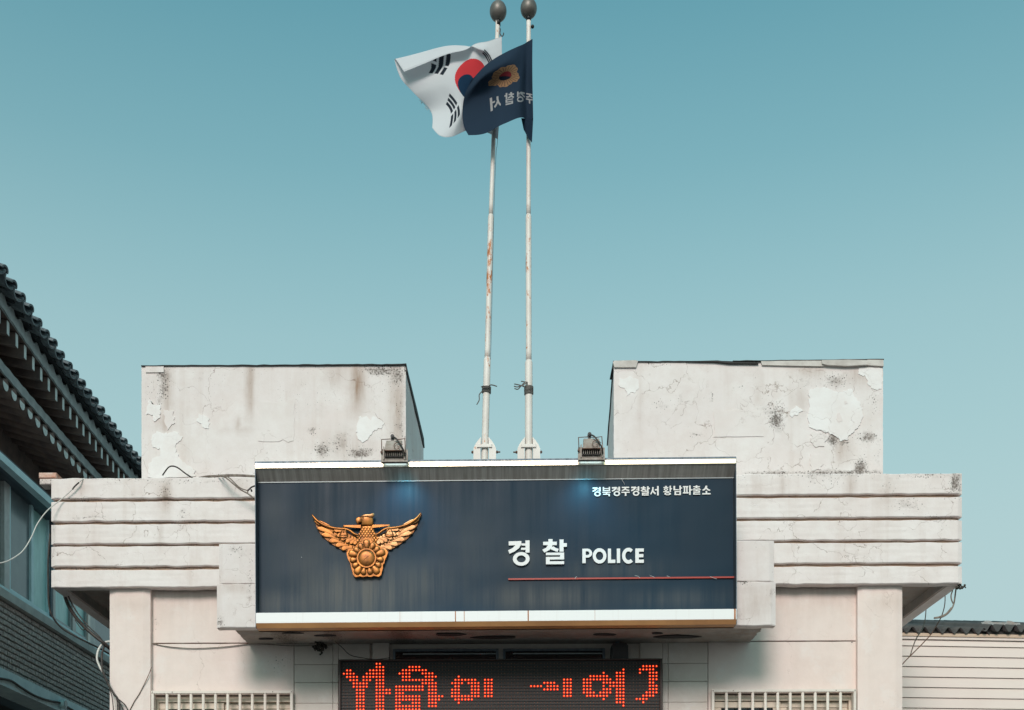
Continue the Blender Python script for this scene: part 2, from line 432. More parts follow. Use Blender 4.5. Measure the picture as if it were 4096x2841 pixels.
zero = lambda x, y, z: 0.0
XL = P(203, 1914, YF).x; XR = P(3850, 1893, YF).x
BL = [(1914,1995),(2008,2087),(2098,2177),(2187,2268),(2280,2349)]
BR = [(1893,1976),(1988,2067),(2080,2158),(2169,2250),(2265,2336)]
band_dirt = blobs([(660,1965,22,60,.75),(730,2060,20,45,.6),(780,1930,300,9,.6),(450,1918,300,6,.55),(300,2100,40,30,.4),(350,2070,90,8,.7),(600,2090,300,7,.6),
    (1000,1990,40,14,.5),(3820,1930,26,55,1.05),(3640,2020,70,35,.62),(3700,1902,180,12,.75),(3300,1900,330,9,.62),(3540,1960,40,40,.5),(3780,1985,70,8,.9),
    (3750,2075,110,10,.9),(3780,2165,70,8,.7),(3820,2258,30,8,.7),(2970,1930,30,30,.3),(3300,1925,200,30,.35),(320,1995,60,10,.8),(560,1920,40,10,.7)], YF)
band_stain = blobs([(660,1980,24,60,.8),(330,1960,12,40,.5),(3030,1930,20,50,.35),(3400,1940,20,50,.5),(3130,1940,14,50,.4),(3560,1960,25,50,.4),(960,1950,30,30,.4),(640,2130,12,60,.4)], YF)
ZB = []
for k in range(5):
    t_ = (P(203, BL[k][0], YF).z + P(3850, BR[k][0], YF).z)/2; b_ = (P(203, BL[k][1], YF).z + P(3850, BR[k][1], YF).z)/2
    ZB.append((b_, t_))
    a = {'dirt_shade': band_dirt, 'stain_glow': band_stain}
    for side in (0, 1):
        xa, xb = (XL, -0.3) if side == 0 else (-0.296, XR)
        rough_slab(xa, xb, b_, t_, YF, YF+.09, seed=k+side*9, rough=.0065).build('fascia_band', M['fascia'], hs, a)
ZE0, ZE1 = ZB[4][0], ZB[0][1]
# recessed backing behind the grooves
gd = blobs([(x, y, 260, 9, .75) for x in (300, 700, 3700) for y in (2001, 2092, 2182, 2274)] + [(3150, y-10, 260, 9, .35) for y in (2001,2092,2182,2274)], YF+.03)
rough_slab(XL+.02, XR-.02, ZE0+.03, ZE1-.02, YF+.030, YF+.1, dx=.05, seed=40, nz=110).build('fascia_backing', M['groove'], hs, {'dirt_shade': lambda x,y,z: max(gd(x,y,z), .95*max(0, 1-min(abs(z-b[0]-.004) for b in ZB)/.014)), 'stain_glow': lambda x,y,z: .5})  # dirt, plus a painted shadow line along the top of each groove
YBACK = 5.5
for sg, X in ((-1, XL), (1, XR)):      # side eaves: bands run back along both sides
    for k in range(5):
        b_, t_ = ZB[k]; x0, x1 = sorted((X+sg*-.001, X-sg*.09))
        m = MB(); m.box(x0, x1, YF+.092, YBACK, b_+.001, t_-.001); m.build('side_fascia_band', M['fascia'], hs, {'dirt_shade': zero, 'stain_glow': zero})
    x0, x1 = sorted((X-sg*.03, X-sg*.094))
    MB().box(x0, x1, YF+.102, YBACK, ZE0+.02, ZE1-.02).build('side_fascia_backing', M['soffit'], hs, {'dirt_shade': zero, 'stain_glow': zero})
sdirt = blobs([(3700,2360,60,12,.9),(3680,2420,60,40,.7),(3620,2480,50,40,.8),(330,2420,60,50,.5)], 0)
MB().box(XL+.085, XR-.085, YF+.094, YBACK, ZE0+.09, ZE0+.22).build('eave_soffit', M['soffit'], hs, {'dirt_shade': sdirt, 'stain_glow': lambda x,y,z: .5})
MB().box(XL+.08, XR-.08, YF+.095, YBACK, ZE1-.16, ZE1-.012).build('roof_slab', M['soffit'], hs, {'dirt_shade': lambda x,y,z: .6, 'stain_glow': zero})
# walls
XPL = P(437, 2600, YP).x; XPR = P(3611, 2600, YP).x
xi0 = P(600, 2600, YP).x; xi1 = P(3432, 2600, YP).x
zt = ZE0+.09
rough_slab(XPL, xi0, 0.1, zt, YP, .2, rough=.002, seed=60, nz=40, dx=.05).build('pillar', M['wall'], hs, {'dirt_shade': blobs([(450,2430,15,80,.3)], YP), 'stain_glow': blobs([(520,2400,90,25,.35)], YP)})
rough_slab(xi1, XPR, 0.1, zt, YP, .2, rough=.002, seed=61, nz=40, dx=.05).build('pillar', M['wall'], hs, {'dirt_shade': zero, 'stain_glow': blobs([(3560,2400,60,20,.4)], YP)})
zg = P(800, 2574, 0).z
wdirt = blobs([(3415,2572,16,14,.8),(3418,2480,8,60,.45),(610,2620,8,120,.6),(1120,2650,50,40,.5),(620,2490,8,60,.5)], 0)
def wallpiece(x0, x1, z0, z1, y0=0.0, seed=0): return rough_slab(x0, x1, z0, z1, y0, .2, rough=.0015, b=.003, seed=seed, nz=max(3, int((z1-z0)/.06)), dx=.05)
xw0, xw1 = xi0-.02, xi1+.02
xm0 = P(1174, 2700, 0).x; xm1 = P(2834, 2700, 0).x
wl0, wl1 = P(618, 2800, 0).x, P(1160, 2800, 0).x; wzt = P(800, 2779, 0).z; wzb = 2.35
wr0, wr1 = P(2858, 2800, 0).x, P(3410, 2800, 0).x
eave_glow = lambda x,y,z: .35*math.exp(-max(0, zt-.10-z)/.16)  # warm tint painted on the wall top in place of the glow under the eaves
A0 = {'dirt_shade': wdirt, 'stain_glow': eave_glow}
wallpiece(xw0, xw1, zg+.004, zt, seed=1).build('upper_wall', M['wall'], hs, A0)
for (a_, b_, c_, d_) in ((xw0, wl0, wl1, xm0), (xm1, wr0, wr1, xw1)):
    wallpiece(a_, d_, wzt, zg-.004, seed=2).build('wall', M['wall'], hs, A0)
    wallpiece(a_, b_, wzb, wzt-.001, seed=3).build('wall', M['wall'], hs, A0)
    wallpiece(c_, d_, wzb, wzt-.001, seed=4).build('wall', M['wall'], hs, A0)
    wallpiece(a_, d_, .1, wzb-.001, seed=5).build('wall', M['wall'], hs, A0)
MB().box(xw0, xw1, .012, .19, zg-.006, zg+.006).build('wall_groove', M['rusty'], hs)
MB().box(XPL+.01, XPL+.15, .2, YBACK-.1, .1, zt).build('side_wall', M['wall'], hs, {'dirt_shade': zero, 'stain_glow': zero})
MB().box(XPR-.15, XPR-.01, .2, YBACK-.1, .1, zt).build('side_wall', M['wall'], hs, {'dirt_shade': zero, 'stain_glow': zero})
MB().box(XPL+.15, XPR-.15, .9, 1.0, .1, zt).build('inner_wall', M['dark'], hs)
# centre: stone cladding panels, transom frames
MB().box(xm0+.002, xm1-.002, .03, .2, .1, zg).build('cladding_backing', M['cladding'], hs)
rows = [P(1250, y, 0).z for y in (2574, 2658, 2730, 2813, 2896, 2980)]
for (xs) in ((1176, 1331, 1353, 1480), (2560, 2650, 2673, 2832)):
    for i in range(3):
        for j in range(5):
            x0 = P(xs[i], 2700, 0).x; x1 = P(xs[i+1], 2700, 0).x
            MB().bbox(x0+.0012, x1-.0012, .004+rnd.uniform(0,.002), .029, rows[j+1]+.0012, rows[j]-(.0012 if j else .003), .003).build('cladding_panel', M['cladding'], hs)
MB().box(P(1491,2600,-.02).x, P(1556,2600,-.02).x, -.03, .02, rows[2], zg).build('post', M['cladding'], hs)
for (a_, b_) in ((1572, 1994), (2012, 2420)):
    tw = MB(); x0, x1 = P(a_,2600,0).x, P(b_,2600,0).x; z0, z1 = P(1800,2660,0).z, P(1800,2597,0).z
    for (q0, q1, q2, q3) in ((x0,x1,z1-.02,z1),(x0,x0+.02,z0,z1-.0205),(x1-.02,x1,z0,z1-.0205)): tw.box(q0,q1,-.01,.02,q2,q3)
    tf = tw.build('transom_window', M['steel_cap'], hs)
    MB().box(x0+.021, x1-.021, .008, .016, z0, z1-.021).build('pane', M['glass_dark'], tf)
    MB().box(x0+.08, x1-.02, -.012, .006, z1-.045, z1-.036).build('frame_rail', M['alu'], tf)
# canopy slab and end panels
zc0 = P(945, 2511, YC).z; xc0 = P(939, 2511, YC+.1).x; xc1 = P(3050, 2502, YC+.1).x
cd = blobs([(1130,2535,60,9,1.0),(1330,2540,60,8,1.0),(1600,2535,60,8,1.0),(1850,2545,260,12,.9),(2200,2545,260,10,.8),(2700,2545,60,14,1.1),(2600,2550,120,8,.9),(970,2520,30,14,.8),(3020,2520,30,14,.6)], YC+.25)
m = MB(); nx = 70; ny = 16
vs = []
for j in range(ny+1):
    for i in range(nx+1):
        x = xc0+(xc1-xc0)*i/nx; y = YC+.085+(.573-.087)*j/ny
        if i == 0: x += noise.noise((y*18, 1, 1))*.02
        if i == nx: x += noise.noise((y*18, 4, 1))*.02
        vs.append((x, y, zc0+.01+noise.noise((x*2.2, y*5, 3))*.006))
fs = [(j*(nx+1)+i, (j+1)*(nx+1)+i, (j+1)*(nx+1)+i+1, j*(nx+1)+i+1) for j in range(ny) for i in range(nx)]
m.add(vs, fs); m.box(xc0+.03, xc1-.03, YC+.1, -.003, zc0+.03, zc0+.28); m.build('canopy_slab', M['soffit'], hs, {'dirt_shade': lambda x,y,z: max(cd(x,y,z), .55*max(0, noise.noise((x*3, y*9, 2)))+.15), 'stain_glow': lambda x,y,z: .5})
for x, y, sx, sy in ((-1.42,-.3,.07,.02),(-1.9,-.2,.05,.02),(-.45,-.32,.10,.03),(-.1,-.22,.16,.03),(.75,-.3,.08,.025),(1.32,-.22,.13,.04),(1.15,-.33,.04,.02),(-1.65,-.38,.06,.015)):
    pts = [(x+sx*math.cos(a*.785)*(1+.5*rnd.random()), y+sy*math.sin(a*.785)*(1+.6*rnd.random())) for a in range(8)]
    q = MB(); q.add([(p[0],p[1],zc0+.001) for p in pts]+[(p[0],p[1],zc0+.006) for p in pts], [tuple(range(7,-1,-1))]+[(k,(k+1)%8,8+(k+1)%8,8+k) for k in range(8)]); q.build('bare_spot', M['bitumen'], hs)
ld = blobs([(880,2490,18,30,.9),(950,2200,60,30,.5),(1000,2330,14,120,.55),(930,2370,80,6,.85),(1000,2260,20,60,.4)], YC)
rd = blobs([(3095,2260,6,100,.6),(2975,2328,25,5,1.2),(3090,2370,14,20,.8),(2960,2480,20,40,.5),(3090,2440,8,80,.5)], YC)
ls = blobs([(940,2350,80,16,.4)], YC); rs = blobs([(3020,2420,70,70,.4),(3020,2360,80,10,.5)], YC)
xa = P(866,2400,YC).x; xb = P(1060,2400,YC).x; xa2 = P(874,2300,YC).x
zs = P(950,2336,YC).z; ztop = P(950,2175,YC).z
rough_slab(xa2, xb, zs+.001, ztop, YC+.004, YC+.085, seed=21, rough=.005, nz=8).build('canopy_end_panel', M['plaster'], hs, {'dirt_shade': ld, 'stain_glow': ls})
rough_slab(xa, xb, zc0, zs, YC, YC+.085, seed=22, rough=.005, nz=8).build('canopy_end_panel', M['plaster'], hs, {'dirt_shade': ld, 'stain_glow': ls})
xc = P(2900,2400,YC).x; xd = P(3104,2400,YC).x; xd2 = P(3098,2400,YC).x
rough_slab(xc, xd2, zs+.001, ztop+.003, YC+.004, YC+.085, seed=23, rough=.005, nz=8).build('canopy_end_panel', M['plaster'], hs, {'dirt_shade': rd, 'stain_glow': rs})
rough_slab(xc, xd, zc0, zs, YC, YC+.085, seed=24, rough=.005, nz=8).build('canopy_end_panel', M['plaster'], hs, {'dirt_shade': rd, 'stain_glow': rs})
MB().box(xa2+.02, xd2-.02, YC+.087, YF-.002, ztop-.12, ztop-.03).build('canopy_top', M['soffit'], hs, {'dirt_shade': zero, 'stain_glow': zero})
MB().box(xb+.003, xc-.003, YC+.02, YC+.08, zc0+.02, ztop).build('canopy_front', M['plaster'], hs, {'dirt_shade': zero, 'stain_glow': zero})

# roof blocks
def roof_block(xl, xr, xlb, xrb, zb, ztl, ztr, yb, da, sa, seed):
    m = MB(); nx, nz = 60, 30
    def bend(u, v):
        return noise.noise((u*3, v*3, seed))*.004
    vs = []
    for j in range(nz+1):
        for i in range(nx+1):
            u, v = i/nx, j/nz; x = xl+(xr-xl)*u; zt_ = ztl+(ztr-ztl)*u + noise.noise((u*9, seed, 2))*.006
            ex = 0.004*noise.noise((v*25, seed, i)) if i in (0, nx) else 0
            vs.append((x+ex, YB+bend(u, v), zb+(zt_-zb)*v))
    fs = [(j*(nx+1)+i, j*(nx+1)+i+1, (j+1)*(nx+1)+i+1, (j+1)*(nx+1)+i) for j in range(nz) for i in range(nx)]
    n0 = len(vs); k = nx+1
    vs += [(xlb, yb, zb), (xrb, yb, zb), (xrb, yb, ztr), (xlb, yb, ztl)]
    lft = [j*k for j in range(nz+1)]; rgt = [j*k+nx for j in range(nz+1)]; top = [nz*k+i for i in range(k)]; bot = [i for i in range(k)]
    fs += [tuple([n0+3]+lft[::-1]+[n0]), tuple([n0+1]+rgt+[n0+2]), tuple([n0+2]+top[::-1]+[n0+3]), tuple([n0]+bot+[n0+1]), (n0+1, n0+2, n0+3, n0)]
    m.add(vs, fs); o = m.build('roof_block', M['plaster'], hs, {'dirt_shade': da, 'stain_glow': sa})
    return o
zbb = ZE1-.03
b1d = blobs([(650,1500,30,35,1.0),(655,1560,26,45,.95),(590,1560,20,60,.45),(640,1600,14,30,.7),(600,1450,40,20,.9),(1530,1485,70,26,1.0),(1590,1500,28,50,.95),(1600,1690,18,180,.62),(1480,1480,50,15,.8),
    (1250,1722,16,18,1.0),(1290,1800,40,35,.95),(1440,1812,60,22,1.05),(1350,1780,60,45,.6),(1510,1740,30,40,.4),(690,1895,45,26,1.05),(620,1905,50,12,.9),(870,1908,60,9,.9),(1000,1900,60,10,.7),(820,1500,120,60,.22),
    (1200,1600,200,60,.25),(1000,1480,40,16,.5),(1170,1470,300,7,.6),(1560,1560,60,80,.35)], YB)
b1s = blobs([(1000,1540,14,110,.9),(1430,1530,28,110,1.0),(1340,1500,40,50,.4),(670,1560,18,110,.7),(1590,1650,30,220,.65),(660,1700,30,40,.6),(960,1720,60,12,.3),(1380,1780,90,60,.45),(950,1700,8,30,.5)], YB)
pt = P(700, 1466, YB).z; pt2 = P(1500, 1463, YB).z
x1l, x1r = P(566,1600,YB).x, P(1623,1600,YB).x
blk1 = roof_block(x1l, x1r, x1l+.02, P(1694,1770,1.6).x, zbb, pt, pt2, 1.6, b1d, b1s, 3)
b2d = blobs([(3104,1680,30,45,1.1),(3095,1640,60,50,.7),(3339,1525,60,35,.72),(3330,1755,22,30,1.25),(3375,1770,25,12,1.0),(3469,1749,45,22,1.0),(3443,1875,30,45,1.2),(3340,1888,260,11,1.0),(3100,1893,200,7,.8),(2718,1598,10,28,.6),
    (2645,1620,40,24,.5),(2843,1593,10,36,.8),(2786,1736,36,9,.8),(3500,1609,22,60,.55),(2600,1453,60,10,.85),(2650,1455,60,8,.8),(2980,1705,24,16,.5),(2960,1548,30,5,.7),(3510,1800,12,100,.5),(2465,1640,8,160,.4),(3220,1540,60,60,.3)], YB)
b2s = blobs([(3370,1790,30,60,.7),(2970,1700,20,30,.6),(3440,1500,60,40,.5),(3250,1480,60,30,.5),(3040,1560,20,70,.3),(2560,1650,10,120,.2),(3200,1600,30,60,.3)], YB)
x2l, x2r = P(2455,1600,YB).x, P(3532,1600,YB).x
blk2 = roof_block(x2l, x2r, P(2431,1700,1.6).x, x2r-.02, zbb, P(2500,1450,YB).z, P(3500,1443,YB).z, 1.6, b2d, b2s, 8)
def patch(pts, off, s_, Y, mat='patch', d=.003):
    q = [P(off[0]+p[0]/s_, off[1]+p[1]/s_, Y) for p in pts]; out = []
    n = len(q)
    for i in range(n):
        a, b = q[i], q[(i+1) % n]
        for k in range(7):
            t_ = k/7; p = a.lerp(b, t_); e = .018*noise.noise((p.x*48, p.z*48, 3)); f = .018*noise.noise((p.z*45, p.x*45, 8)); out.append((p.x+e, p.z+f))
    MB().prism(out, Y-d, Y+.012).build('filler_patch', M[mat], hs)
o1 = (0, 1000)
patch([(1060,1070),(1090,1098),(1140,1105),(1135,1190),(1095,1215),(1080,1175),(1040,1165),(1045,1110)], o1, 1.773, YB, d=.005)
patch([(1410,1165),(1470,1180),(1485,1210),(1478,1270),(1455,1270),(1400,1215)], o1, 1.773, YB, d=.005)
patch([(1105,1290),(1190,1300),(1245,1290),(1290,1320),(1295,1350),(1245,1380),(1250,1440),(1290,1500),(1380,1560),(1390,1612),(1050,1612),(1055,1520),(1095,1470),(1140,1460),(1135,1415),(1080,1400),(1070,1360),(1085,1310)], o1, 1.773, YB, d=.005)
patch([(1160,1130),(1230,1150),(1240,1230),(1190,1280),(1170,1220)], o1, 1.773, YB, 'patch_soft', d=.0045)
patch([(1441,1663),(1452,1676),(1464,1665),(1482,1681),(1493,1665),(1515,1675),(1535,1692),(1529,1715),(1506,1720),(1486,1735),(1472,1760),(1452,1772),(1430,1755),(1424,1730),(1432,1700)], (0,0), 1, YB, d=.005)
patch([(1034,1610),(1178,1612),(1176,1763),(1034,1765)], (0,0), 1, YB, 'patch_soft', d=.0045)
o2 = (2400, 1400)
patch([(150,225),(215,208),(290,225),(303,280),(270,320),(205,350),(190,300),(140,275)], o2, 1.9175, YB, d=.005)
patch([(1600,340),(1610,310),(1670,285),(1730,295),(1800,325),(1860,320),(1935,295),(1945,350),(2000,420),(2020,520),(1980,590),(1930,640),(1900,680),(1850,705),(1810,660),(1700,620),(1610,600),(1590,520),(1605,440),(1600,390)], o2, 1.9175, YB, d=.005)
patch([(1815,490),(1845,485),(1860,540),(1840,560),(1815,530)], o2, 1.9175, YB-.005, 'plaster', d=.002)
patch([(1875,390),(1895,388),(1898,415),(1880,420)], o2, 1.9175, YB-.005, 'plaster', d=.002)
patch([(1505,430),(1552,462),(1520,490),(1465,520),(1450,480)], o2, 1.9175, YB, d=.005)
patch([(1985,140),(2160,140),(2165,300),(2100,305),(2060,270),(2040,210),(1980,185)], o2, 1.9175, YB, d=.005)
patch([(1620,635),(1700,632),(1760,665),(1710,740),(1640,745),(1615,690)], o2, 1.9175, YB, 'patch_soft', d=.0045)
patch([(875,470),(1250,468),(1252,665),(876,668)], o2, 1.9175, YB, 'patch_soft', d=.0045)
patch([(1610,800),(1680,810),(1705,870),(1690,925),(1620,925)], o2, 1.9175, YB, 'patch_soft', d=.0045)
# copings and flashings on the blocks
def strip(pts, Y, th, mat, name='coping_strip', parent=hs, d0=.02):
    q = [P(p[0], p[1], Y) for p in pts]; MB().prism([(a.x, a.z) for a in q], Y-th, Y+d0).build(name, M[mat], parent)
def wavy_top(x0, x1, y0, y1, h, Y, th, mat, seed, d0=.3):
    n = 22; up = []; dn = []
    for i in range(n+1):
        u = i/n; x = x0+(x1-x0)*u; y = y0+(y1-y0)*u
        e = noise.noise((x*.02, seed, 0))*3.0
        up.append((x, y-h*(.6+.5*noise.noise((x*.03, seed, 4)))+e)); dn.append((x, y+e*.6))
    strip(up+dn[::-1], Y, th, mat, 'coping_felt', d0=d0)
wavy_top(566, 1200, 1467, 1464, 5, YB-.001, .012, 'bitumen', 1); wavy_top(1195, 1626, 1464, 1462, 5, YB-.003, .015, 'bitumen', 2)
wavy_top(2452, 2940, 1450, 1450, 5, YB-.001, .012, 'bitumen', 5); wavy_top(2930, 3534, 1449, 1442, 5, YB-.003, .014, 'bitumen', 6)
strip([(583,1467),(656,1464),(656,1491),(584,1492)], YB, .009, 'plaster')
def flash(pts, mat='zinc_pale'): strip([(2400+a/1.9175, 1400+b/1.9175) for a, b in pts], YB, .016, mat)
M['zinc_pale'] = simple('painted_flashing', sr(206,200,194), .6, c2=sr(172,164,158), scale=9, bump=.3)
flash([(98,98),(110,90),(270,86),(290,92),(275,140),(108,140)])
flash([(1232,92),(1450,88),(1700,90),(1752,126),(1700,132),(1460,128),(1240,122)])
strip([(2400+a/1.9175, 1400+b/1.9175) for a, b in [(1698,84),(1900,80),(2050,84),(2050,118),(1890,128),(1740,120),(1702,110)]], YB-.018, .012, 'zinc_pale')
strip([(2400+a/1.9175, 1400+b/1.9175) for a, b in [(2046,80),(2170,82),(2172,130),(2046,122)]], YB-.005, .012, 'zinc_pale')
strip([(2400+a/1.9175, 1400+b/1.9175) for a, b in [(660,90),(900,84),(1000,96),(1215,100),(1215,108),(990,106),(880,94)]], YB-.012, .008, 'bitumen')
# dark felt edge along the inner sides of both blocks
for (px, zz, xb_, s_) in ((1623, pt2, P(1694,1770,1.6).x, 1), (2455, P(2500,1450,YB).z, P(2431,1700,1.6).x, -1)):
    xf = P(px, 1500, YB).x; m = MB(); vs = []; n = 14
    for i in range(n+1):
        u = i/n; x = xf+(xb_-xf)*u; y = YB+(1.6-YB)*u; lo = zz-.05-.05*noise.noise((u*5, px, 1))-.03*u
        ex = s_*(.006+.006*(1+noise.noise((u*4, px*.1, 7))))
        vs += [(x+ex*.4, y, zz+.012), (x+ex, y, lo), (x-s_*.01, y, lo), (x-s_*.01, y, zz+.012)]
    fs = []
    for i in range(n):
        for k in range(4): l = (k+1) % 4; fs.append((i*4+k, i*4+l, i*4+4+l, i*4+4+k))
    fs += [(0,1,2,3), (4*n+3,4*n+2,4*n+1,4*n)]
    m.add(vs, fs); m.build('edge_felt', M['bitumen'], hs)

# windows with bar grilles
def window(xL, xR, zT, bars, sash_mid, dark, Yg=-.045):
    x0, x1 = P(xL, 2770, Yg).x, P(xR, 2770, Yg).x; z1 = P((xL+xR)/2, zT, Yg).z; z0 = 2.32
    g = MB(); g.bbox(x0, x1, Yg-.012, Yg+.012, z1-.022, z1, .002)
    g.bbox(x0, x0+.022, Yg-.011, Yg+.04, z0+.022, z1-.0225, .002); g.bbox(x1-.022, x1, Yg-.011, Yg+.04, z0+.022, z1-.0225, .002); g.bbox(x0, x1, Yg-.012, Yg+.012, z0, z0+.0215, .002)
    gr = g.build('window_grille', M['white_metal'], hs)
    for b in bars:
        x = P(b, 2800, Yg).x; MB().tube([(x, Yg+.003, z0+.02), (x, Yg+.003, z1-.021)], .0115, 12, sub=1).build('bar', M['white_metal'], gr)
    for b in (x0+.011, x0+.17, x1-.16, x1-.011): MB().ball((b, Yg-.0125, z1-.011), .004, nu=8, nv=6).build('screw', M['screw'], gr)
    # window behind
    wx0, wx1 = x0+.022, x1-.022; yz = .06
    f = MB(); zt_ = z1-.03
    f.box(wx0-.01, wx1+.01, yz-.03, yz+.02, zt_-.045, zt_); f.box(wx0-.01, wx0+.012, yz-.03, yz+.02, z0, zt_-.0452); f.box(wx1-.012, wx1+.01, yz-.03, yz+.02, z0, zt_-.0452)
    wd = f.build('window', M['upvc'], hs)
    xm = P(sash_mid, 2800, yz).x
    zs_ = zt_-.0455
    for (a_, b_, yy, tp, brd) in ((wx0+.0125, xm, yz-.018, .055, .06), (xm+.001, wx1-.0125, yz+.004, .05, .055)):
        s_ = MB()
        s_.bbox(a_, b_, yy, yy+.016, zs_-tp, zs_-.004, .004); s_.bbox(a_, a_+brd, yy+.001, yy+.015, z0, zs_-tp-.0005, .004); s_.bbox(b_-brd, b_, yy+.001, yy+.015, z0, zs_-tp-.0005, .004)
        s_.build('sash', M['upvc'], wd)
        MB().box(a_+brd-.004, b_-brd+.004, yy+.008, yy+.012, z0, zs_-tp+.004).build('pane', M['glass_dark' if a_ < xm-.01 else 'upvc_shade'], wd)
    MB().box(wx0, wx1, yz+.03, yz+.05, z0, zt_).build('blind', M['dark'], wd)
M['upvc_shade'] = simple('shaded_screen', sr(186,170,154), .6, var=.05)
window(606, 1172, 2764, [668,716,764,813,862,911,960,1009,1060,1112], 898, None)
window(2846, 3424, 2758, [2906,2959,3011,3061.5,3111,3161,3211,3261,3311,3362], 3120, None)

# ------------------------------------------------------------------ sign
YS = -.69; YN = -.60
sx0, sx1 = P(1023,2200,YS).x, P(2947,2200,YS).x
def zavg(pl, pr, Y): return (P(1023,pl,Y).z + P(2947,pr,Y).z)/2
z_top, z_s1, z_s0 = zavg(1848,1825,YS), zavg(1856,1834,YS), zavg(1875,1855,YS)
z_nt = zavg(1932,1908,YN); z_wt, z_wb = zavg(2450,2437,YS), zavg(2491,2480,YS); z_lb = zavg(2510,2500,YS)
SO = Vector(((sx0+sx1)/2, YS, z_lb))
sg = thing('police_sign', 'wide navy police sign with bronze eagle emblem and white lettering over the entrance', 'sign', SO)
gr_ = blobs([(1450,2360,260,120,1.0),(1150,2410,130,60,.7),(1700,2330,160,90,.6),(2150,2390,260,50,.65),(2700,2400,200,40,.45),(1250,2250,200,120,.4),(1900,2200,120,160,.3),(2100,2230,100,60,.4),(2450,2280,200,40,.4),(1100,2050,60,120,.3)], YN)
pg = MB(); nx, nz = 80, 28; px0, px1, pz0, pz1 = sx0+.004, sx1-.004, z_wt-.03, z_top-.03
pg.add([(px0+(px1-px0)*i/nx, YN+.0016*noise.noise((i*.22, j*.3, 1)), pz0+(pz1-pz0)*j/nz) for j in range(nz+1) for i in range(nx+1)],
       [(j*(nx+1)+i, j*(nx+1)+i+1, (j+1)*(nx+1)+i+1, (j+1)*(nx+1)+i) for j in range(nz) for i in range(nx)], True)
pg.build('panel', M['navy'], sg, {'grime': gr_})
MB().box(px0, px1, YN+.004, YC-.005, pz0, pz1).build('panel_back', M['steel_cap'], sg)
MB().box(sx0, sx1, YS, YC-.006, z_s1+.001, z_top).build('top_cap', M['steel_cap'], sg)
MB().bbox(sx0, sx1, YS-.004, YS+.03, z_s0, z_s1, .002).build('top_trim', M['steel_bright'], sg)
hx = MB(); hx.add([(sx0,YS+.004,z_s0-.001),(sx1,YS+.004,z_s0-.001),(sx1,YN-.001,z_nt),(sx0,YN-.001,z_nt),(sx0,YN-.001,z_s0-.001),(sx1,YN-.001,z_s0-.001)], [(0,3,2,1),(0,1,5,4),(0,4,3),(1,2,5),(3,4,5,2)])
hx.build('hood_underside', M['steel'], sg)
MB().box(sx0, sx1, YN-.006, YN-.0005, z_nt-.007, z_nt-.0005).build('panel_edge', M['alu'], sg)
MB().bbox(sx0, sx1, YS+.002, YN+.02, z_wb, z_wt, .002).build('bottom_trim', M['white_trim'], sg)
for q_, w2 in ((1822, .0034), (1857, .002), (2113, .0042), (2940, .006), (1600, .0008), (2380, .0008)):
    xq = P(q_, 2470, YS).x; MB().box(xq-w2, xq+w2, YS+.0005, YS+.004, z_wb+.001, z_wt-.001).build('rust_seam', M['rust_seam'], sg)
lp = MB(); lp.add([(sx0,YS+.001,z_wb-.001),(sx1,YS+.001,z_wb-.001),(sx1,YS+.022,z_lb+.004),(sx0,YS+.022,z_lb+.004),(sx0,YN+.02,z_wb-.001),(sx1,YN+.02,z_wb-.001),(sx0,YN+.02,z_lb+.004),(sx1,YN+.02,z_lb+.004)],
    [(0,3,2,1),(0,1,5,4),(4,5,7,6),(3,6,7,2),(0,4,6,3),(1,2,7,5)])
M['lip'] = simple('sunset_tint_lip', sr(224,166,112), .35, .2, c2=sr(186,134,92), scale=2)  # warm colour painted in to imitate a sunset reflection along the lip
lp.build('bottom_lip', M['lip'], sg)
MB().box(sx0, sx1, YN+.021, YC-.006, z_lb-.001, z_wb-.003).build('bottom_back', M['steel_cap'], sg)
for xx in (sx0-.003, sx1-.001): MB().box(xx, xx+.004, YS+.005, YC-.007, z_lb+.005, z_top-.002).build('side_cheek', M['steel_cap'], sg)
# red line
p0, p1 = P(2034, 2321, YN), P(2945, 2313, YN)
zz = (p0.z+p1.z)/2; MB().box(p0.x, sx1-.002, YN-.012, YN-.0005, zz-.0058, zz+.0058).build('red_line', M['red'], sg)

for pts_ in ([(2489,1916),(2493,1926),(2497,1932),(2501,1941)], [(2300,2318),(2304,2311),(2309,2309)], [(2540,2306),(2552,2308),(2560,2315)], [(2600,2306),(2612,2309),(2620,2314)], [(2668,2307),(2682,2312)], [(2840,2310),(2860,2318),(2868,2320)], [(1206,2225),(1209,2228)]):
    MB().tube([(lambda v: (v.x, YN-.014, v.z))(P(q[0], q[1], YN-.014)) for q in pts_], .0011, 5).build('paint_scratch', M['letter'], sg)
# lettering
def rc(x0,y0,x1,y1): return ('p', [(x0,y0),(x1,y0),(x1,y1),(x0,y1)])
G = {}
G['gyeong'] = [('p',[(.03,.03),(.62,.02),(.62,.14),(.5,.3),(.3,.43),(.06,.52),(0,.38),(.2,.3),(.35,.18),(.03,.19)]), rc(.81,0,1,.48), rc(.62,.12,.812,.20), rc(.6,.29,.812,.37), ('o',.61,.73,.39,.27,.21,.14)]
G['chal'] = [rc(.25,0,.42,.12), rc(.035,.105,.59,.235), ('p',[(.235,.23),(.41,.23),(.39,.32),(.29,.43),(.08,.53),(0,.42),(.16,.34)]), ('p',[(.36,.33),(.45,.29),(.56,.36),(.67,.39),(.62,.51),(.48,.46),(.34,.40)]),
    rc(.70,.02,.865,.5), rc(.863,.17,1,.31), rc(.145,.54,.885,.635), rc(.72,.63,.885,.72), rc(.145,.71,.885,.81), rc(.145,.80,.30,.90), rc(.145,.885,.885,1)]
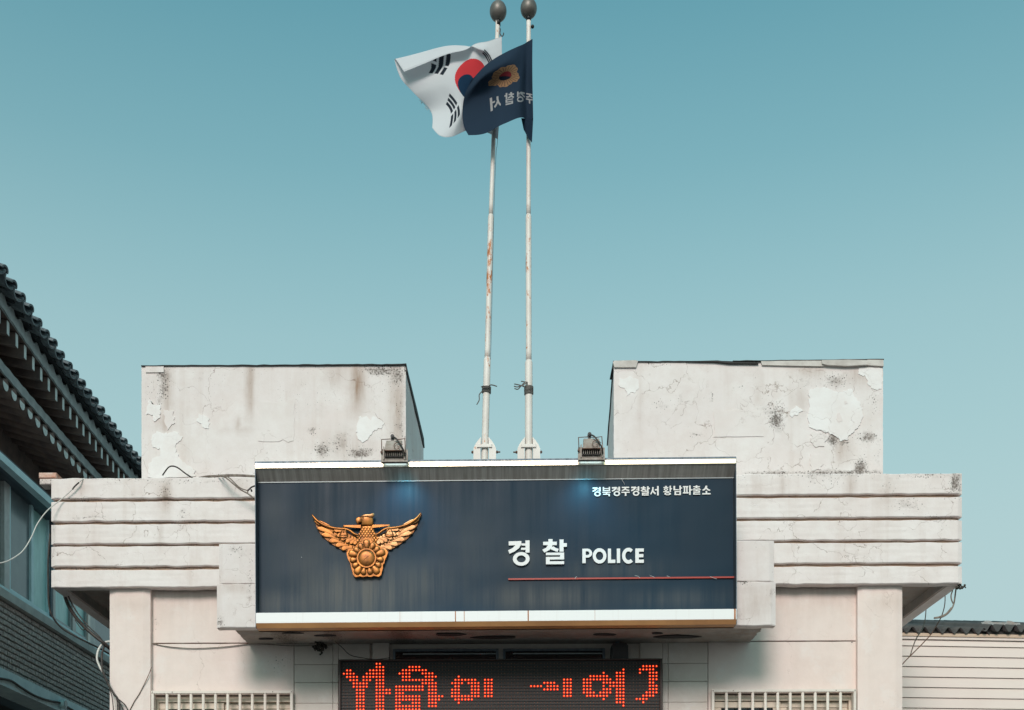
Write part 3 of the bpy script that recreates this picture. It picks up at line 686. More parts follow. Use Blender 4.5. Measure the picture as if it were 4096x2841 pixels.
G['buk'] = [rc(.05,0,.22,.42), rc(.78,0,.95,.42), rc(.2,.13,.8,.22), rc(.05,.33,.95,.44), rc(0,.52,1,.63), rc(.42,.62,.6,.74), rc(.08,.73,.92,.85), rc(.74,.84,.92,1)]
G['ju'] = [rc(.05,.02,.95,.15), ('p',[(.42,.14),(.6,.14),(.5,.32),(.2,.46),(.06,.44),(.03,.36),(.3,.27)]), ('p',[(.52,.22),(.68,.3),(.97,.35),(.94,.47),(.6,.42),(.45,.32)]), rc(0,.55,1,.67), rc(.41,.66,.6,1)]
G['seo'] = [('p',[(.22,.1),(.4,.1),(.38,.45),(.2,.75),(.05,.92),(0,.78),(.15,.55),(.22,.3)]), ('p',[(.34,.4),(.48,.6),(.68,.74),(.58,.9),(.4,.75),(.26,.58)]), rc(.55,.32,.82,.46), rc(.8,0,1,1)]
G['hwang'] = [rc(.2,0,.42,.09), rc(.02,.12,.6,.22), ('o',.31,.37,.25,.125,.12,.055), rc(.24,.5,.38,.59), rc(0,.57,.66,.67), rc(.72,0,.88,.66), rc(.87,.26,1,.38), ('o',.5,.85,.38,.15,.2,.06)]
G['nam'] = [rc(.04,.02,.22,.42), rc(.04,.37,.62,.48), rc(.7,0,.87,.53), rc(.86,.18,1,.31), rc(.15,.58,.87,.69), rc(.15,.89,.87,1), rc(.15,.68,.32,.9), rc(.7,.68,.87,.9)]
G['pa'] = [rc(.02,.05,.64,.18), rc(.0,.7,.68,.84), rc(.12,.17,.28,.71), rc(.4,.17,.56,.71), rc(.74,0,.92,1), rc(.9,.4,1.07,.54)]
G['chul'] = [rc(.4,0,.6,.09), rc(.1,.08,.9,.18), ('p',[(.42,.17),(.6,.17),(.5,.3),(.15,.38),(.08,.3),(.35,.25)]), ('p',[(.52,.22),(.92,.3),(.86,.38),(.45,.31)]), rc(0,.42,1,.51), rc(.42,.5,.58,.58), rc(.1,.57,.9,.65), rc(.74,.64,.9,.73), rc(.1,.72,.9,.8), rc(.1,.79,.26,.9), rc(.1,.89,.92,1)]
G['so'] = [('p',[(.4,.05),(.6,.05),(.58,.25),(.35,.5),(.1,.6),(.02,.48),(.3,.32)]), ('p',[(.52,.22),(.75,.42),(.98,.5),(.9,.62),(.62,.52),(.42,.35)]), rc(.41,.6,.6,.85), rc(0,.84,1,.98)]
G['P'] = [rc(0,0,.34,1), ('a',.5,.31,.5,.31,.22,.13,-90,90), rc(.33,0,.52,.18), rc(.33,.44,.52,.62)]
G['O'] = [('o',.5,.5,.5,.5,.27,.28)]
G['L'] = [rc(0,0,.42,1), rc(.41,.77,1,1)]
G['I'] = [rc(0,0,1,1)]
G['C'] = [('a',.54,.5,.54,.52,.27,.29,48,312)]
G['E'] = [rc(0,0,.42,1), rc(.41,0,1,.22), rc(.41,.39,.95,.61), rc(.41,.78,1,1)]
def glyph(g, x0, y0, x1, y1, th, name='letter'):     # box in photograph pixels on the panel
    a = P(x0, y0, YN); b = P(x1, y1, YN); m = MB()
    X = lambda u: a.x+(b.x-a.x)*u; Z = lambda v: a.z+(b.z-a.z)*v
    for i, s_ in enumerate(G[g]):
        y = YN-th-.0004*i
        if s_[0] == 'p': m.prism([(X(u), Z(v)) for u, v in s_[1]], y, YN-.003)
        elif s_[0] == 'o': m.ring(X(s_[1]), Z(s_[2]), (b.x-a.x)*s_[3], (a.z-b.z)*s_[4], (b.x-a.x)*s_[5], (a.z-b.z)*s_[6], y, YN-.003, 36)
        else: m.ring(X(s_[1]), Z(s_[2]), (b.x-a.x)*s_[3], (a.z-b.z)*s_[4], (b.x-a.x)*s_[5], (a.z-b.z)*s_[6], y, YN-.003, 24, s_[7], s_[8])
    return m.build(name, M['letter'], sg)
def zb(g, x0, y0, x1, y1, th): glyph(g, 1950+x0/2.301, 1900+y0/2.301, 1950+x1/2.301, 1900+y1/2.301, th)
zb('gyeong', 193, 612, 390, 843, .016); zb('chal', 507, 600, 733, 831, .016)
for g, a_, b_ in (('P',875,965),('O',970,1096),('L',1110,1178),('I',1192,1222),('C',1240,1350),('E',1362,1440)):
    e = 4 if g in 'OC' else 0; zb(g, a_, 688-e, b_, 820+e, .012)
tx = [('gyeong',970,1047),('buk',1062,1137),('gyeong',1148,1225),('ju',1237,1313),('gyeong',1325,1402),('chal',1413,1498),('seo',1503,1580),('hwang',1622,1702),('nam',1713,1795),('pa',1802,1880),('chul',1890,1967),('so',1980,2057)]
for g, a_, b_ in tx:
    dy = -(a_-970)*.0125; zb(g, a_, 120+dy, b_, 206+dy, .007)

# eagle emblem
EO = (1200, 2000); ES = 4.184
def E(x, y):
    y = y-(x-1130)*.012; p = P(EO[0]+x/ES, EO[1]+y/ES, YN); return (p.x, p.z)
k_ = 1/ES*(YN-CAM.y)/F                     # metres per drawing unit
em = MB().prism([E(*p) for p in [(1130,660),(1290,750),(1400,850),(1440,960),(1380,1200),(1300,1260),(960,1260),(880,1200),(820,960),(860,850),(970,750)]], YN-.02, YN-.001).build('eagle_emblem', M['bronze_dark'], sg)
def rel(pts, y, h, name, mat='bronze', c=None, **k):
    return MB().dome([E(*p) for p in pts], YN-y, h, c=(E(*c) if c else None), **k).build(name, M[mat], em)
def blade(base, tip, wb, wt, n=7, bow=.12):
    bx, by = base; tx_, ty = tip; dx, dy = tx_-bx, ty-by; L = math.hypot(dx, dy); ux, uy = dx/L, dy/L; nx_, ny_ = -uy, ux
    a = []; b = []
    for i in range(n+1):
        t = i/n; w_ = wb+(wt-wb)*t
        if t > .75: w_ *= math.sqrt(max(0, 1-((t-.75)/.25)**2*.96))
        off = bow*L*math.sin(t*math.pi)
        cx, cy = bx+dx*t+nx_*off, by+dy*t+ny_*off
        a.append((cx+nx_*w_/2, cy+ny_*w_/2)); b.append((cx-nx_*w_/2, cy-ny_*w_/2))
    return a+b[::-1]
def mir(pts, s): return pts if s < 0 else [(2260-x, y) for x, y in pts]
for s_ in (-1, 1):
    fm = 'bronze' if s_ < 0 else 'bronze_pale'  # right wing gets the paler bronze
    bo = -1 if s_ < 0 else 1
    # wing backing
    bk = [(215,240),(262,360),(300,470),(370,580),(490,690),(600,765),(700,820),(800,855),(930,860),(990,760),(985,620),(860,560),(740,520),(580,500),(400,430),(280,340)]
    MB().prism([E(*p) for p in mir(bk, s_)], YN-.012, YN-.001).build('wing', M['bronze_mid'], em)
    tips = [(258,352),(296,462),(366,572),(484,684),(600,765),(700,825),(800,856)]
    bases = [(600,540),(640,610),(700,660),(770,700),(840,740),(900,780),(950,810)]
    for i, (t_, b_) in enumerate(zip(tips, bases)):
        p = blade(b_, t_, 70, 84, bow=.07); p = mir(p, s_)
        MB().dome([E(*q) for q in p], YN-.012-.0016*(7-i), .0042, prof=((1,0),(1,.6),(.93,1.0),(.8,1.03))).build('feather', M[fm], em)
    tips = [(585,520),(630,615),(700,680),(780,722),(850,745),(915,755)]
    bases = [(760,540),(810,585),(870,620),(920,640),(955,650),(985,665)]
    for i, (t_, b_) in enumerate(zip(tips, bases)):
        p = mir(blade(b_, t_, 56, 74, bow=.08), s_)
        MB().dome([E(*q) for q in p], YN-.0245-.0014*(6-i), .0038, prof=((1,0),(1,.6),(.93,1.0),(.8,1.03))).build('feather', M[fm], em)
    arm = [(222,250),(300,345),(430,432),(580,480),(720,497),(800,505),(870,540),(930,585),(990,605)]
    rr = [10,22,25,23,22,21,21,22,20]
    pts = []
    for (x, y) in mir(arm, s_): q = E(x, y); pts.append((q[0], YN-.034, q[1]))
    MB().tube(pts, [r*k_ for r in rr], 10).build('wing_edge', M['bronze'], em)
    # balance: beam, triangular chains, pan
    bm = mir([(745,436),(1035,436),(1035,486),(930,478),(800,462),(748,462)], s_)
    MB().prism([E(*p) for p in bm], YN-.036, YN-.02).build('balance_beam', M['bronze'], em)
    tr = mir([(750,450),(682,612),(818,612)], s_); tt = [E(*p) for p in tr]
    for a_, b_ in ((0,1),(1,2),(2,0)):
        (MB().prism(tt, YN-.034, YN-.026).build('balance_plate', M[fm], em) if a_ == 0 else None); MB().tube([(tt[a_][0],YN-.038,tt[a_][1]),(tt[b_][0],YN-.038,tt[b_][1])], 9*k_, 8, sub=1).build('balance_chain', M[fm], em)
    pn = mir([(668,610),(835,610),(815,640),(750,658),(690,640)], s_); rel(pn, .03, .01, 'balance_pan', 'bronze')
rel([(1040,425),(1240,425),(1262,540),(1300,620),(1335,740),(1130,800),(925,740),(965,640),(1005,560),(1035,480)], .014, .018, 'body')
bs = MB()
for r_ in range(7):
    for c_ in range(-3, 4):
        x = 1135+c_*50+(25 if r_ % 2 else 0); y = 480+r_*36
        if abs(x-1135) < 70+r_*24 and not (y > 640 and abs(x-1135) < 90):
            bs.dome([E(x+26*math.cos(a), y+30*math.sin(a)) for a in (0,1.57,3.14,4.71)], YN-.030, .006)
bs.build('breast_scales', M['bronze'], em)
rel([(1044,445),(1050,400),(1022,372),(1012,330),(1040,292),(1085,268),(1150,260),(1205,272),(1238,320),(1244,380),(1240,445)], .02, .022, 'head', prof=((1,0),(1,.5),(.95,.85),(.82,1.0)))
rel([(1030,300),(1085,268),(1150,260),(1205,262),(1250,244),(1266,252),(1258,300),(1225,322),(1170,318),(1110,306)], .036, .012, 'crest', 'bronze_pale')
rel([(1045,300),(1000,300),(962,318),(948,350),(955,388),(984,430),(992,428),(1000,400),(1030,398),(1052,386)], .03, .014, 'beak', prof=((1,0),(1,.5),(.9,.9),(.7,1.0)))
MB().ball((E(1075,318)[0], YN-.047, E(1075,318)[1]), 9*k_, nu=8, nv=6).build('eye', M['bronze_dark'], em)
fl = [(1130,645),(1195,672),(1230,712),(1290,748),(1330,785),(1400,835),(1465,860),(1488,900),(1465,965),(1435,1020),(1422,1075),(1398,1110),(1400,1160),(1382,1215),(1372,1270),(1330,1300),(1250,1285),(1190,1303),(1132,1288),(1070,1303),(1010,1288),(940,1302),(902,1262),(888,1190),(866,1120),(852,1060),(818,1000),(798,930),(800,880),(850,850),(905,828),(960,772),(1020,715),(1062,675)]
MB().prism([E(*p) for p in fl], YN-.034, YN-.008).build('flower_backing', M['bronze'], em)
for (x, y, big) in ((1130,742,1),(1232,782,0),(1308,842,0),(1380,902,1),(1365,1020,0),(1328,1112,0),(1288,1202,1),(1185,1222,0),(1078,1222,0),(978,1202,1),(935,1112,0),(898,1020,0),(888,910,1),(958,848,0),(1030,785,0)):
    cx, cy = 1133, 1000; dx, dy = x-cx, y-cy; L = math.hypot(dx, dy); ux, uy = dx/L, dy/L; nx_, ny_ = -uy, ux
    Lo = L+(62 if big else 48); w_ = 58 if big else 47
    pts = []
    for (t, ww) in ((150,.30),(180,.62),(L-20,.95),(L+10,1.05),(Lo-16,.85),(Lo,.4)): pts.append((cx+ux*t+nx_*w_*ww, cy+uy*t+ny_*w_*ww))
    for (t, ww) in ((Lo,.4),(Lo-16,.85),(L+10,1.05),(L-20,.95),(180,.62),(150,.30)): pts.append((cx+ux*t-nx_*w_*ww, cy+uy*t-ny_*w_*ww))
    rel(pts, .032, .016, 'petal')
c0 = E(1133, 1000); MB().ring(c0[0], c0[1], 162*k_, 162*k_, 140*k_, 140*k_, YN-.054, YN-.03, 40).build('disc_ring', M['bronze'], em)
dd = MB(); q = [(1133+141*math.cos(a*math.pi/20), 1000+141*math.sin(a*math.pi/20)) for a in range(40)]
dd.dome([E(*p) for p in q], YN-.03, .028, prof=((1,0),(1,.6),(.9,.8),(.7,.93),(.4,1.0))); dd.build('disc', M['bronze'], em)
sw = [E(1003+i*13, 1000+ (38*math.sin((i/20)*2*math.pi) )) for i in range(21)]
MB().tube([(p[0], YN-.031-.028*(1-((i-10)/10.6)**2*.45)+.001, p[1]) for i, p in enumerate(sw)], 4*k_, 6, sub=2).build('swirl_line', M['bronze_dark'], em)

# ------------------------------------------------------------------ flood lights on the sign
def floodlight(px, py, tilt, label, sx_=.07):
    c = P(px, py, YS-.06); root = thing('flood_light', label, 'flood light', c, 'flood lights on top of the sign')
    s_ = (YS-.06-CAM.y)/F                         # metres per photograph pixel here
    def lp_(x, y, d): return Vector((c.x+x*s_, c.y+d, c.z-y*s_))      # x right px, y down px, d metres back
    def pr(pts, y0, y1, name, mat, d=0): 
        q = [(c.x+x*s_, c.z-y*s_) for x, y in pts]; return MB().prism(q, c.y+y0, c.y+y1).build(name, M[mat], root)
    pr([(-53,-27),(53,-25),(54,27),(-54,27)], 0, .02, 'bezel', 'housing')
    pr([(-49,18),(49,18),(52,26),(-52,26)], -.012, -.0005, 'bezel_lip', 'housing')
    m = MB(); zt_, zb_ = c.z+57*s_, c.z+12*s_
    m.add([(c.x-36*s_,c.y-.001,zb_),(c.x+32*s_,c.y-.001,zb_),(c.x+31*s_,c.y-.001,zt_),(c.x-33*s_,c.y-.001,zt_),
           (c.x-36*s_,c.y-.05,zb_),(c.x+32*s_,c.y-.05,zb_),(c.x+31*s_,c.y-.05,zb_+20*s_),(c.x-34*s_,c.y-.05,zb_+20*s_),(c.x+29*s_,c.y-.028,zt_-2*s_),(c.x-31*s_,c.y-.028,zt_-2*s_)],
          [(4,5,6,7),(7,6,8,9),(9,8,2,3),(0,1,5,4),(0,4,7,9,3),(1,2,8,6,5),(0,3,2,1)])
    m.build('housing', M['housing'], root)
    MB().box(c.x-39*s_, c.x+34*s_, c.y-.054, c.y-.0015, zb_-2.5*s_, zb_-.3*s_).build('housing_rim', M['rusty'], root)
    MB().box(c.x-38*s_, c.x+34*s_, c.y-.012, c.y-.0008, c.z-7*s_, zb_-3*s_).build('fin_bed', M['black'], root)
    for i in range(9): x = c.x+(-33+8*i)*s_; MB().box(x-.0016, x+.0016, c.y-.035, c.y-.0125, c.z-7*s_, zb_-3.2*s_).build('fin', M['housing'], root)
    MB().box(c.x-44*s_, c.x-40*s_, c.y-.022, c.y-.001, c.z-18*s_, c.z+33*s_).build('side_rib', M['housing'], root)
    MB().box(c.x+40*s_, c.x+44*s_, c.y-.022, c.y-.001, c.z-18*s_, c.z+33*s_).build('side_rib', M['housing'], root)
    MB().tube([lp_(-50,-12,-.01), lp_(-52,-66,.0), lp_(-20,-70,.01), lp_(20,-68,.01), lp_(41,-69,0), lp_(45,-12,-.01)], .0035, 6, sub=1).build('yoke', M['rusty'], root)
    for x in (-50, 45): MB().tube([lp_(x-2,-12,-.02), lp_(x-2,-12,.004)], .007, 8, sub=1).build('bolt', M['rusty'], root)
    MB().tube([lp_(-8,-77,-.012), lp_(-8,-77,.03)], .014, 12, sub=1).build('knob', M['black'], root)
    MB().box(c.x-14*s_, c.x-3*s_, c.y-.004, c.y+.01, c.z+58*s_, c.z+72*s_).build('stem', M['black'], root)
    MB().tube([lp_(-8,-72,-.02), lp_(8,-58,-.055), lp_(26,-32,-.065), lp_(38,-12,-.06), lp_(44,8,-.03)], .0055, 8).build('cable', M['cable_black'], root)
    MB().tube([lp_(36,-30,-.06), lp_(20,-40,-.062), lp_(4,-34,-.062), lp_(2,-22,-.062), lp_(12,-12,-.064), lp_(22,-20,-.064), lp_(14,-26,-.064)], .0022, 6).build('wire', M['cable_brown'], root)
    gl = MB(); gl.box(c.x-44*s_, c.x+44*s_, c.y+.0205, c.y+.0225, c.z-14*s_, c.z+20*s_); gl.build('lamp_glass', M['lamp_glass'], root)
    # arm back to the sign cap
    MB().tube([lp_(-8,-77,.025), lp_(-8,-60,.08), (c.x-8*s_, YS+.03, z_top+.005)], .006, 8, sub=1).build('arm', M['rusty'], root)
    root.rotation_euler = (tilt, 0, 0)
    l = bpy.data.lights.new('flood_beam', 'SPOT'); l.energy = 7.0; l.color = (.12,.66,.92); l.spot_size = R(110); l.spot_blend = 1.0; l.shadow_soft_size = .05
    lo = bpy.data.objects.new('flood_beam', l); col.objects.link(lo); lo.parent = root
    lo.location = (sx_, -.075, -.085)
    lo.rotation_euler = Vector((.02, -.6, 1.0)).to_track_quat('Z', 'Y').to_euler()
    return root
floodlight(1578, 1824, 0.0, 'rust-stained floodlight on the sign top in front of the left roof block with curled wire')
floodlight(2366, 1816, 0.0, 'floodlight on the sign top left of the right roof block, against the sky', -.035)

# ------------------------------------------------------------------ flag poles
YPo = -.17
def pole(pts, segs, ball, collar, base, label, rope_y, rope_n, right):
    b = P(base, 1850, YPo); root = thing('flag_pole', label, 'flag pole', (b.x, YPo, ZE1), 'flag poles behind the sign')
    def at(y):                                   # centre x at photograph row y
        for (x0,y0),(x1,y1) in zip(pts, pts[1:]):
            if y0 >= y >= y1: return x0+(x1-x0)*(y0-y)/(y0-y1)
        return pts[-1][0]
    k = (YPo-CAM.y)/F
    ys = [1930,1700,1500]
    m = MB()
    for i, (ya, yb_, wd) in enumerate(segs):
        a = P(at(ya), ya, YPo); c = P(at(yb_), yb_, YPo); r0 = wd/2*k
        n = 14; pp = [a.lerp(c, j/n) for j in range(n+1)]; rr = [r0]*(n+1)
        if i < len(segs)-1: d = c+(c-a).normalized()*.02; pp.append(d); rr.append(segs[i+1][2]/2*k)
        m.tube(pp, rr, 16, sub=1)
    m.build('pole', M['pole'], root)
    bc = P(ball[0], ball[1], YPo); MB().ball(bc, ball[2]*k, ball[2]*k, ball[3]*k, 28, 18).build('ball_finial', M['ball'], root)
    sm_ = MB(); sm_.ring(bc.x, bc.z, 1, 1, 1, 1, 0, 0, 3) if False else None
    ca, cb = P(ball[0], collar[0], YPo), P(ball[0], collar[1], YPo)
    MB().tube([ca, cb], 9.5*k, 14, sub=1).build('collar', M['black'], root)
    # base bracket
    bx = P(at(1800), 1800, YPo).x; z = lambda y: P(base, y, YPo).z
    for s_ in (-1, 1):
        q = [(s_*15,1755),(s_*26,1768),(s_*38,1785),(s_*45,1802),(s_*45,1930),(s_*17,1930),(s_*17,1800)]
        MB().prism([(bx+x*k, z(y)) for x, y in q], YPo-.035, YPo+.035).build('side_plate', M['pole'], root)
        MB().tube([(bx+s_*44*k, YPo, z(1809)), (bx+s_*(54 if s_*right > 0 else 62)*k, YPo, z(1809))], .006, 8, sub=1).build('bolt', M['rusty'], root)
        MB().tube([(bx+s_*46*k, YPo, z(1809)), (bx+s_*52*k, YPo, z(1809))], .011, 6, sub=1).build('nut', M['rusty'], root)
    MB().bbox(bx-31*k, bx+29*k, YPo-.045, YPo-.036, z(1799), z(1785), .003).build('cross_band', M['pole'], root)
    # rope
    for i in range(rope_n):
        y = rope_y+i*4.0; cx = P(at(y), y, YPo); pr_ = []
        for a in range(17): pr_.append((cx.x+16.5*k*math.cos(a*math.pi/8), YPo+16.5*k*math.sin(a*math.pi/8), cx.z+rnd.uniform(-.0008,.0008)+.003*math.sin(a*.39+i)))
        MB().tube(pr_, 2.4*k, 6, cap=False, sub=1).build('rope_turn', M['rope'], root)
    return root, at, k
lp_pts = [(1936,1930),(1940,1760),(1949,1441),(1963,869),(1973,560),(1991,90),(1992,50)]
pl, atl, kk = pole(lp_pts, [(1930,1441,28),(1441,869,22),(869,80,17)], (1992.6,46,34,38), (74,103), 1938, 'leaning white flagpole, left of the pair, flying the red and white national flag', 1551, 6, -1)
rp_pts = [(2115,1930),(2115,1452),(2114,869),(2114.6,80),(2114.6,40)]
pr_, atr, kk = pole(rp_pts, [(1930,1452,30),(1452,869,23),(869,62,18)], (2114.6,35,33,37), (58,85), 2115, 'upright white rusting flagpole, right of the pair, flying the navy flag', 1549, 8, 1)
def Q(x, y, d=0.0): return P(x, y, YPo+d)
MB().tube([Q(1925,1548,-.03),Q(1935,1545,-.05),Q(1950,1547,-.05),Q(1965,1540,-.04),Q(1988,1546,-.03)], 2.2*kk, 6).build('rope_tail', M['rope'], pl)
MB().tube([Q(1928,1566,-.04),Q(1917,1580,-.03),Q(1917,1600,-.03),Q(1907,1619,-.03)], 2.0*kk, 6).build('rope_tail', M['rope'], pl)
for e in ((2057,1536),(2056,1545),(2058,1554),(2084,1526),(2096,1528)):
    MB().tube([Q(2100,1549,-.03),Q(2088,1544+rnd.uniform(-3,3),-.04),Q(e[0]+14,e[1]+3,-.04),Q(*e,-.04)], 2.2*kk, 5).build('rope_tail', M['rope'], pr_)
MB().ball(Q(2130,107), 7*kk, nu=12, nv=8).build('pulley', M['black'], pr_)
MB().tube([Q(1994,105,-.0),Q(2001,118,0),Q(2000,135,0),Q(2008,146,0),Q(2014,138,0),Q(2014,132,0)], 2*kk, 6).build('halyard_hook', M['cable_black'], pl)
MB().tube([Q(1994,110),Q(2003,300,.02),Q(1990,560,.02),Q(1984,620,.01),Q(1975,869,.01),Q(1962,1441,.01),Q(1950,1548,.01)], .9*kk, 5).build('halyard', M['rope'], pl)

# ------------------------------------------------------------------ flags
def cr(t, p):                                    # Catmull-Rom over first axis of array p
    n = p.shape[0]; x = np.clip(t, 0, n-1-1e-9); i = x.astype(int); f = (x-i)
    i0 = np.clip(i-1, 0, n-1); i1 = i; i2 = np.clip(i+1, 0, n-1); i3 = np.clip(i+2, 0, n-1)
    f = f.reshape((-1,)+(1,)*(p.ndim-1)); a, b, c, d = p[i0], p[i1], p[i2], p[i3]
    return .5*((2*b)+(c-a)*f+(2*a-5*b+4*c-d)*f*f+(3*b-a-3*c+d)*f**3)
def flag_cloth(name, us, vs, ctrl, root, mat, colour, nu=330, nv=220, Y0=YPo, wob=.004, extra=None):
    C = np.zeros((len(us), len(vs), 3))
    for i in range(len(us)):
        for j in range(len(vs)):
            zx, zy, d = ctrl[i][j]; p = P(1500+zx/2.574, zy/2.574, Y0+d); C[i, j] = (p.x, p.y, p.z)
    uu = np.linspace(0, 1, nu); vv = np.linspace(0, 1, nv)
    iu = np.interp(uu, us, np.arange(len(us))); iv = np.interp(vv, vs, np.arange(len(vs)))
    A = cr(iu, C); B = cr(iv, np.swapaxes(A, 0, 1)); B = np.swapaxes(B, 0, 1)      # nu x nv x 3
    U, V = np.meshgrid(uu, vv, indexing='ij')
    B[:, :, 1] += wob*(np.sin(U*17+V*6)+.6*np.sin(U*9-V*15))*np.minimum(1, U*4)
    o0 = origin(root); B -= np.array([o0.x, o0.y, o0.z])
    idx = np.arange(nu*nv).reshape(nu, nv)
    f = np.stack([idx[:-1,:-1], idx[:-1,1:], idx[1:,1:], idx[1:,:-1]], -1).reshape(-1, 4)
    v = B.reshape(-1, 3); c = colour(U.ravel(), V.ravel())
    if extra is not None:
        ev, ef, ec = extra; n0 = len(v); v = np.vstack([v, np.array([(p.x-o0.x, p.y-o0.y, p.z-o0.z) for p in ev])])
        c = np.vstack([c, np.array([ec]*len(ev))]); fl_ = f.tolist()+[[a+n0 for a in q] for q in ef]
    else: fl_ = f.tolist()
    me = bpy.data.meshes.new(name); me.from_pydata(v.tolist(), [], fl_)
    a = me.attributes.new('print', 'FLOAT_COLOR', 'POINT'); a.data.foreach_set('color', np.hstack([c, np.ones((len(c), 1))]).astype(np.float32).ravel())
    me.polygons.foreach_set('use_smooth', [True]*len(me.polygons)); me.materials.append(mat); me.update()
    o = bpy.data.objects.new(name, me); col.objects.link(o); o.parent = root
    return o
def cloth(name):
    t = NT(name); c = t.n('ShaderNodeAttribute', attribute_name='print').outputs['Color']
    t.bump(t.noise(700, 2), .1, .001); t.out(c, .9, 0, .2)
    tr = t.n('ShaderNodeBsdfTranslucent'); t.set(tr, 'Color', c); mx = t.n('ShaderNodeMixShader'); mx.inputs[0].default_value = .22
    o = t.t.nodes['Material Output']; t.t.links.new(t.b.outputs[0], mx.inputs[1]); t.t.links.new(tr.outputs[0], mx.inputs[2]); t.t.links.new(mx.outputs[0], o.inputs[0])
    return t.m
M['cloth'] = cloth('flag_cloth')
def kcol(u, v):
    s = u*3-1.5; t = v*2-1; c = np.tile(np.array([.66,.665,.69]), (len(u), 1))
    d = np.array([3,-2])/math.sqrt(13); r2 = s*s+t*t; side = d[0]*t-d[1]*s
    redb = (s+.25*d[0])**2+(t+.25*d[1])**2 < .0625; blub = (s-.25*d[0])**2+(t-.25*d[1])**2 < .0625
    red = (r2 < .25) & (((side > 0) & ~blub) | redb); blu = (r2 < .25) & ~red
    c[red] = sr(214,62,68); c[blu] = sr(24,52,78)
    for (dx, dy, code) in ((-3,2,(0,0,0)),(3,2,(1,0,1)),(-3,-2,(0,1,0)),(3,-2,(1,1,1))):
        e = np.array([dx,dy])/math.sqrt(13); al = s*e[0]+t*e[1]; pe = np.abs(-s*e[1]+t*e[0])
        for k, brk in enumerate(code):
            a0 = .75+k*.125; m = (al > a0) & (al < a0+.0833) & (pe < .25)
            if brk: m &= pe > .024
            c[m] = sr(38,46,56)
    hem = (u < .012) | (u > .988) | (v < .015) | (v > .985); c[hem] *= .85
    return c
US = [0,.167,.333,.5,.667,.833,1]; VS = [0,.25,.5,.75,.9,1]
K = [
 [(1265,1440,.00),(1285,1160,.00),(1300,880,.0),(1308,620,.0),(1306,470,0),(1305,376,0)],
 [(1180,1375,.05),(1210,1110,.06),(1235,830,.03),(1205,605,-.02),(1175,500,-.03),(1165,425,-.02)],
 [(1060,1350,.05),(1125,1045,.06),(1152,795,.04),(1128,600,.0),(1075,510,-.05),(1030,455,-.02)],
 [(945,1345,.02),(1000,1015,.03),(1005,800,.01),(985,608,-.01),(915,472,.01),(925,512,-.08)],
 [(790,1412,-.08),(885,1105,-.05),(825,838,-.05),(798,650,-.04),(740,480,.03),(735,566,-.09)],
 [(670,1395,-.12),(760,1130,-.02),(620,880,-.02),(560,715,.0),(470,540,.05),(520,650,-.09)],
 [(590,1320,-.06),(575,1150,.05),(400,955,.02),(262,800,.0),(203,607,.0),(300,742,-.07)]]
kf = thing('korean_flag', 'white national flag with red and blue circle and black bars, blowing from the left pole', 'flag', P(2008, 146, YPo))
flag_cloth('cloth', US, VS, K, kf, M['cloth'], kcol, wob=.003, Y0=YPo-.03)
mb = MB()
for i in range(26):                                # frayed threads on the fly edge
    t = i/25; a = Vector((470+110*t, 1030+110*t)); p = Q(1500+a.x/2.574, a.y/2.574, .03); q = Q(1500+(a.x-rnd.uniform(-6,22))/2.574, (a.y+rnd.uniform(2,26))/2.574, .03)
    mb.tube([p, p.lerp(q,.5)+Vector((rnd.uniform(-.003,.003),0,0)), q], .0011, 4, sub=1)
M['thread'] = simple('frayed_thread', sr(190,184,182), .9)
mb.build('frayed_threads', M['thread'], kf)

def inpoly(x, y, p):
    r = np.zeros(len(x), bool); n = len(p)
    for i in range(n):
        x0, y0 = p[i]; x1, y1 = p[(i+1) % n]
        if y0 == y1: continue
        c = ((y0 > y) != (y1 > y)) & (x < (x1-x0)*(y-y0)/(y1-y0)+x0); r ^= c
    return r
def ncol(u, v):
    c = np.tile(np.array(sr(36,52,70)), (len(u), 1))
    s = (u-.475)/.235; t = (v-.59)/.135; r = np.hypot(s, t); a = np.arctan2(t, s)
    lim = .74+.22*np.abs(np.cos(2.5*(a+math.pi/2)))+.03*np.cos(15*a)
    pet = (r < lim) & (r > .30); c[pet] = sr(150,114,84)
    lin = pet & (np.abs(((a/(2*math.pi)*26) % 1)-.5) < .09) & (r > .36) & (r < lim*.93); c[lin] = sr(54,48,52)
    c[(r < .36) & (t >= s*.35-.02)] = sr(120,40,48); c[(r < .36) & (t < s*.35-.02)] = sr(20,30,44)
    for g, uc, wd in (('ju',.07,.125),('gyeong',.215,.13),('chal',.405,.15),('seo',.61,.15)):
        # the cloth is seen from behind: first syllable next to the pole
        gx = (u-(uc-wd/2))/wd; gy = (.385-v)/.15
        for sh in G[g]:
            if sh[0] == 'p': m = inpoly(gx, gy, sh[1])
            else:
                q = ((gx-sh[1])/sh[3])**2+((gy-sh[2])/sh[4])**2; q2 = ((gx-sh[1])/sh[5])**2+((gy-sh[2])/sh[6])**2; m = (q < 1) & (q2 > 1)
            c[m] = sr(160,158,160)
    return c
US2 = [0,.13,.25,.5,.75,1]; VS2 = [0,.25,.5,.75,1]
N_ = [
 [(1629,1227,0),(1626,1060,0),(1622,880,0),(1620,640,0),(1622,402,0)],
 [(1560,1222,.02),(1556,1052,.02),(1556,868,.03),(1562,642,.015),(1570,430,.0)],
 [(1490,1214,-.09),(1478,1045,-.08),(1484,850,-.07),(1502,640,-.04),(1515,465,-.01)],
 [(1330,1275,-.15),(1320,1080,-.10),(1318,870,-.08),(1335,650,-.16),(1345,535,-.08)],
 [(1150,1368,-.12),(1140,1160,-.06),(1120,940,-.06),(1118,780,-.15),(1130,682,-.09)],
 [(962,1396,-.07),(912,1290,-.03),(900,1130,-.02),(928,965,-.06),(990,832,-.09)]]
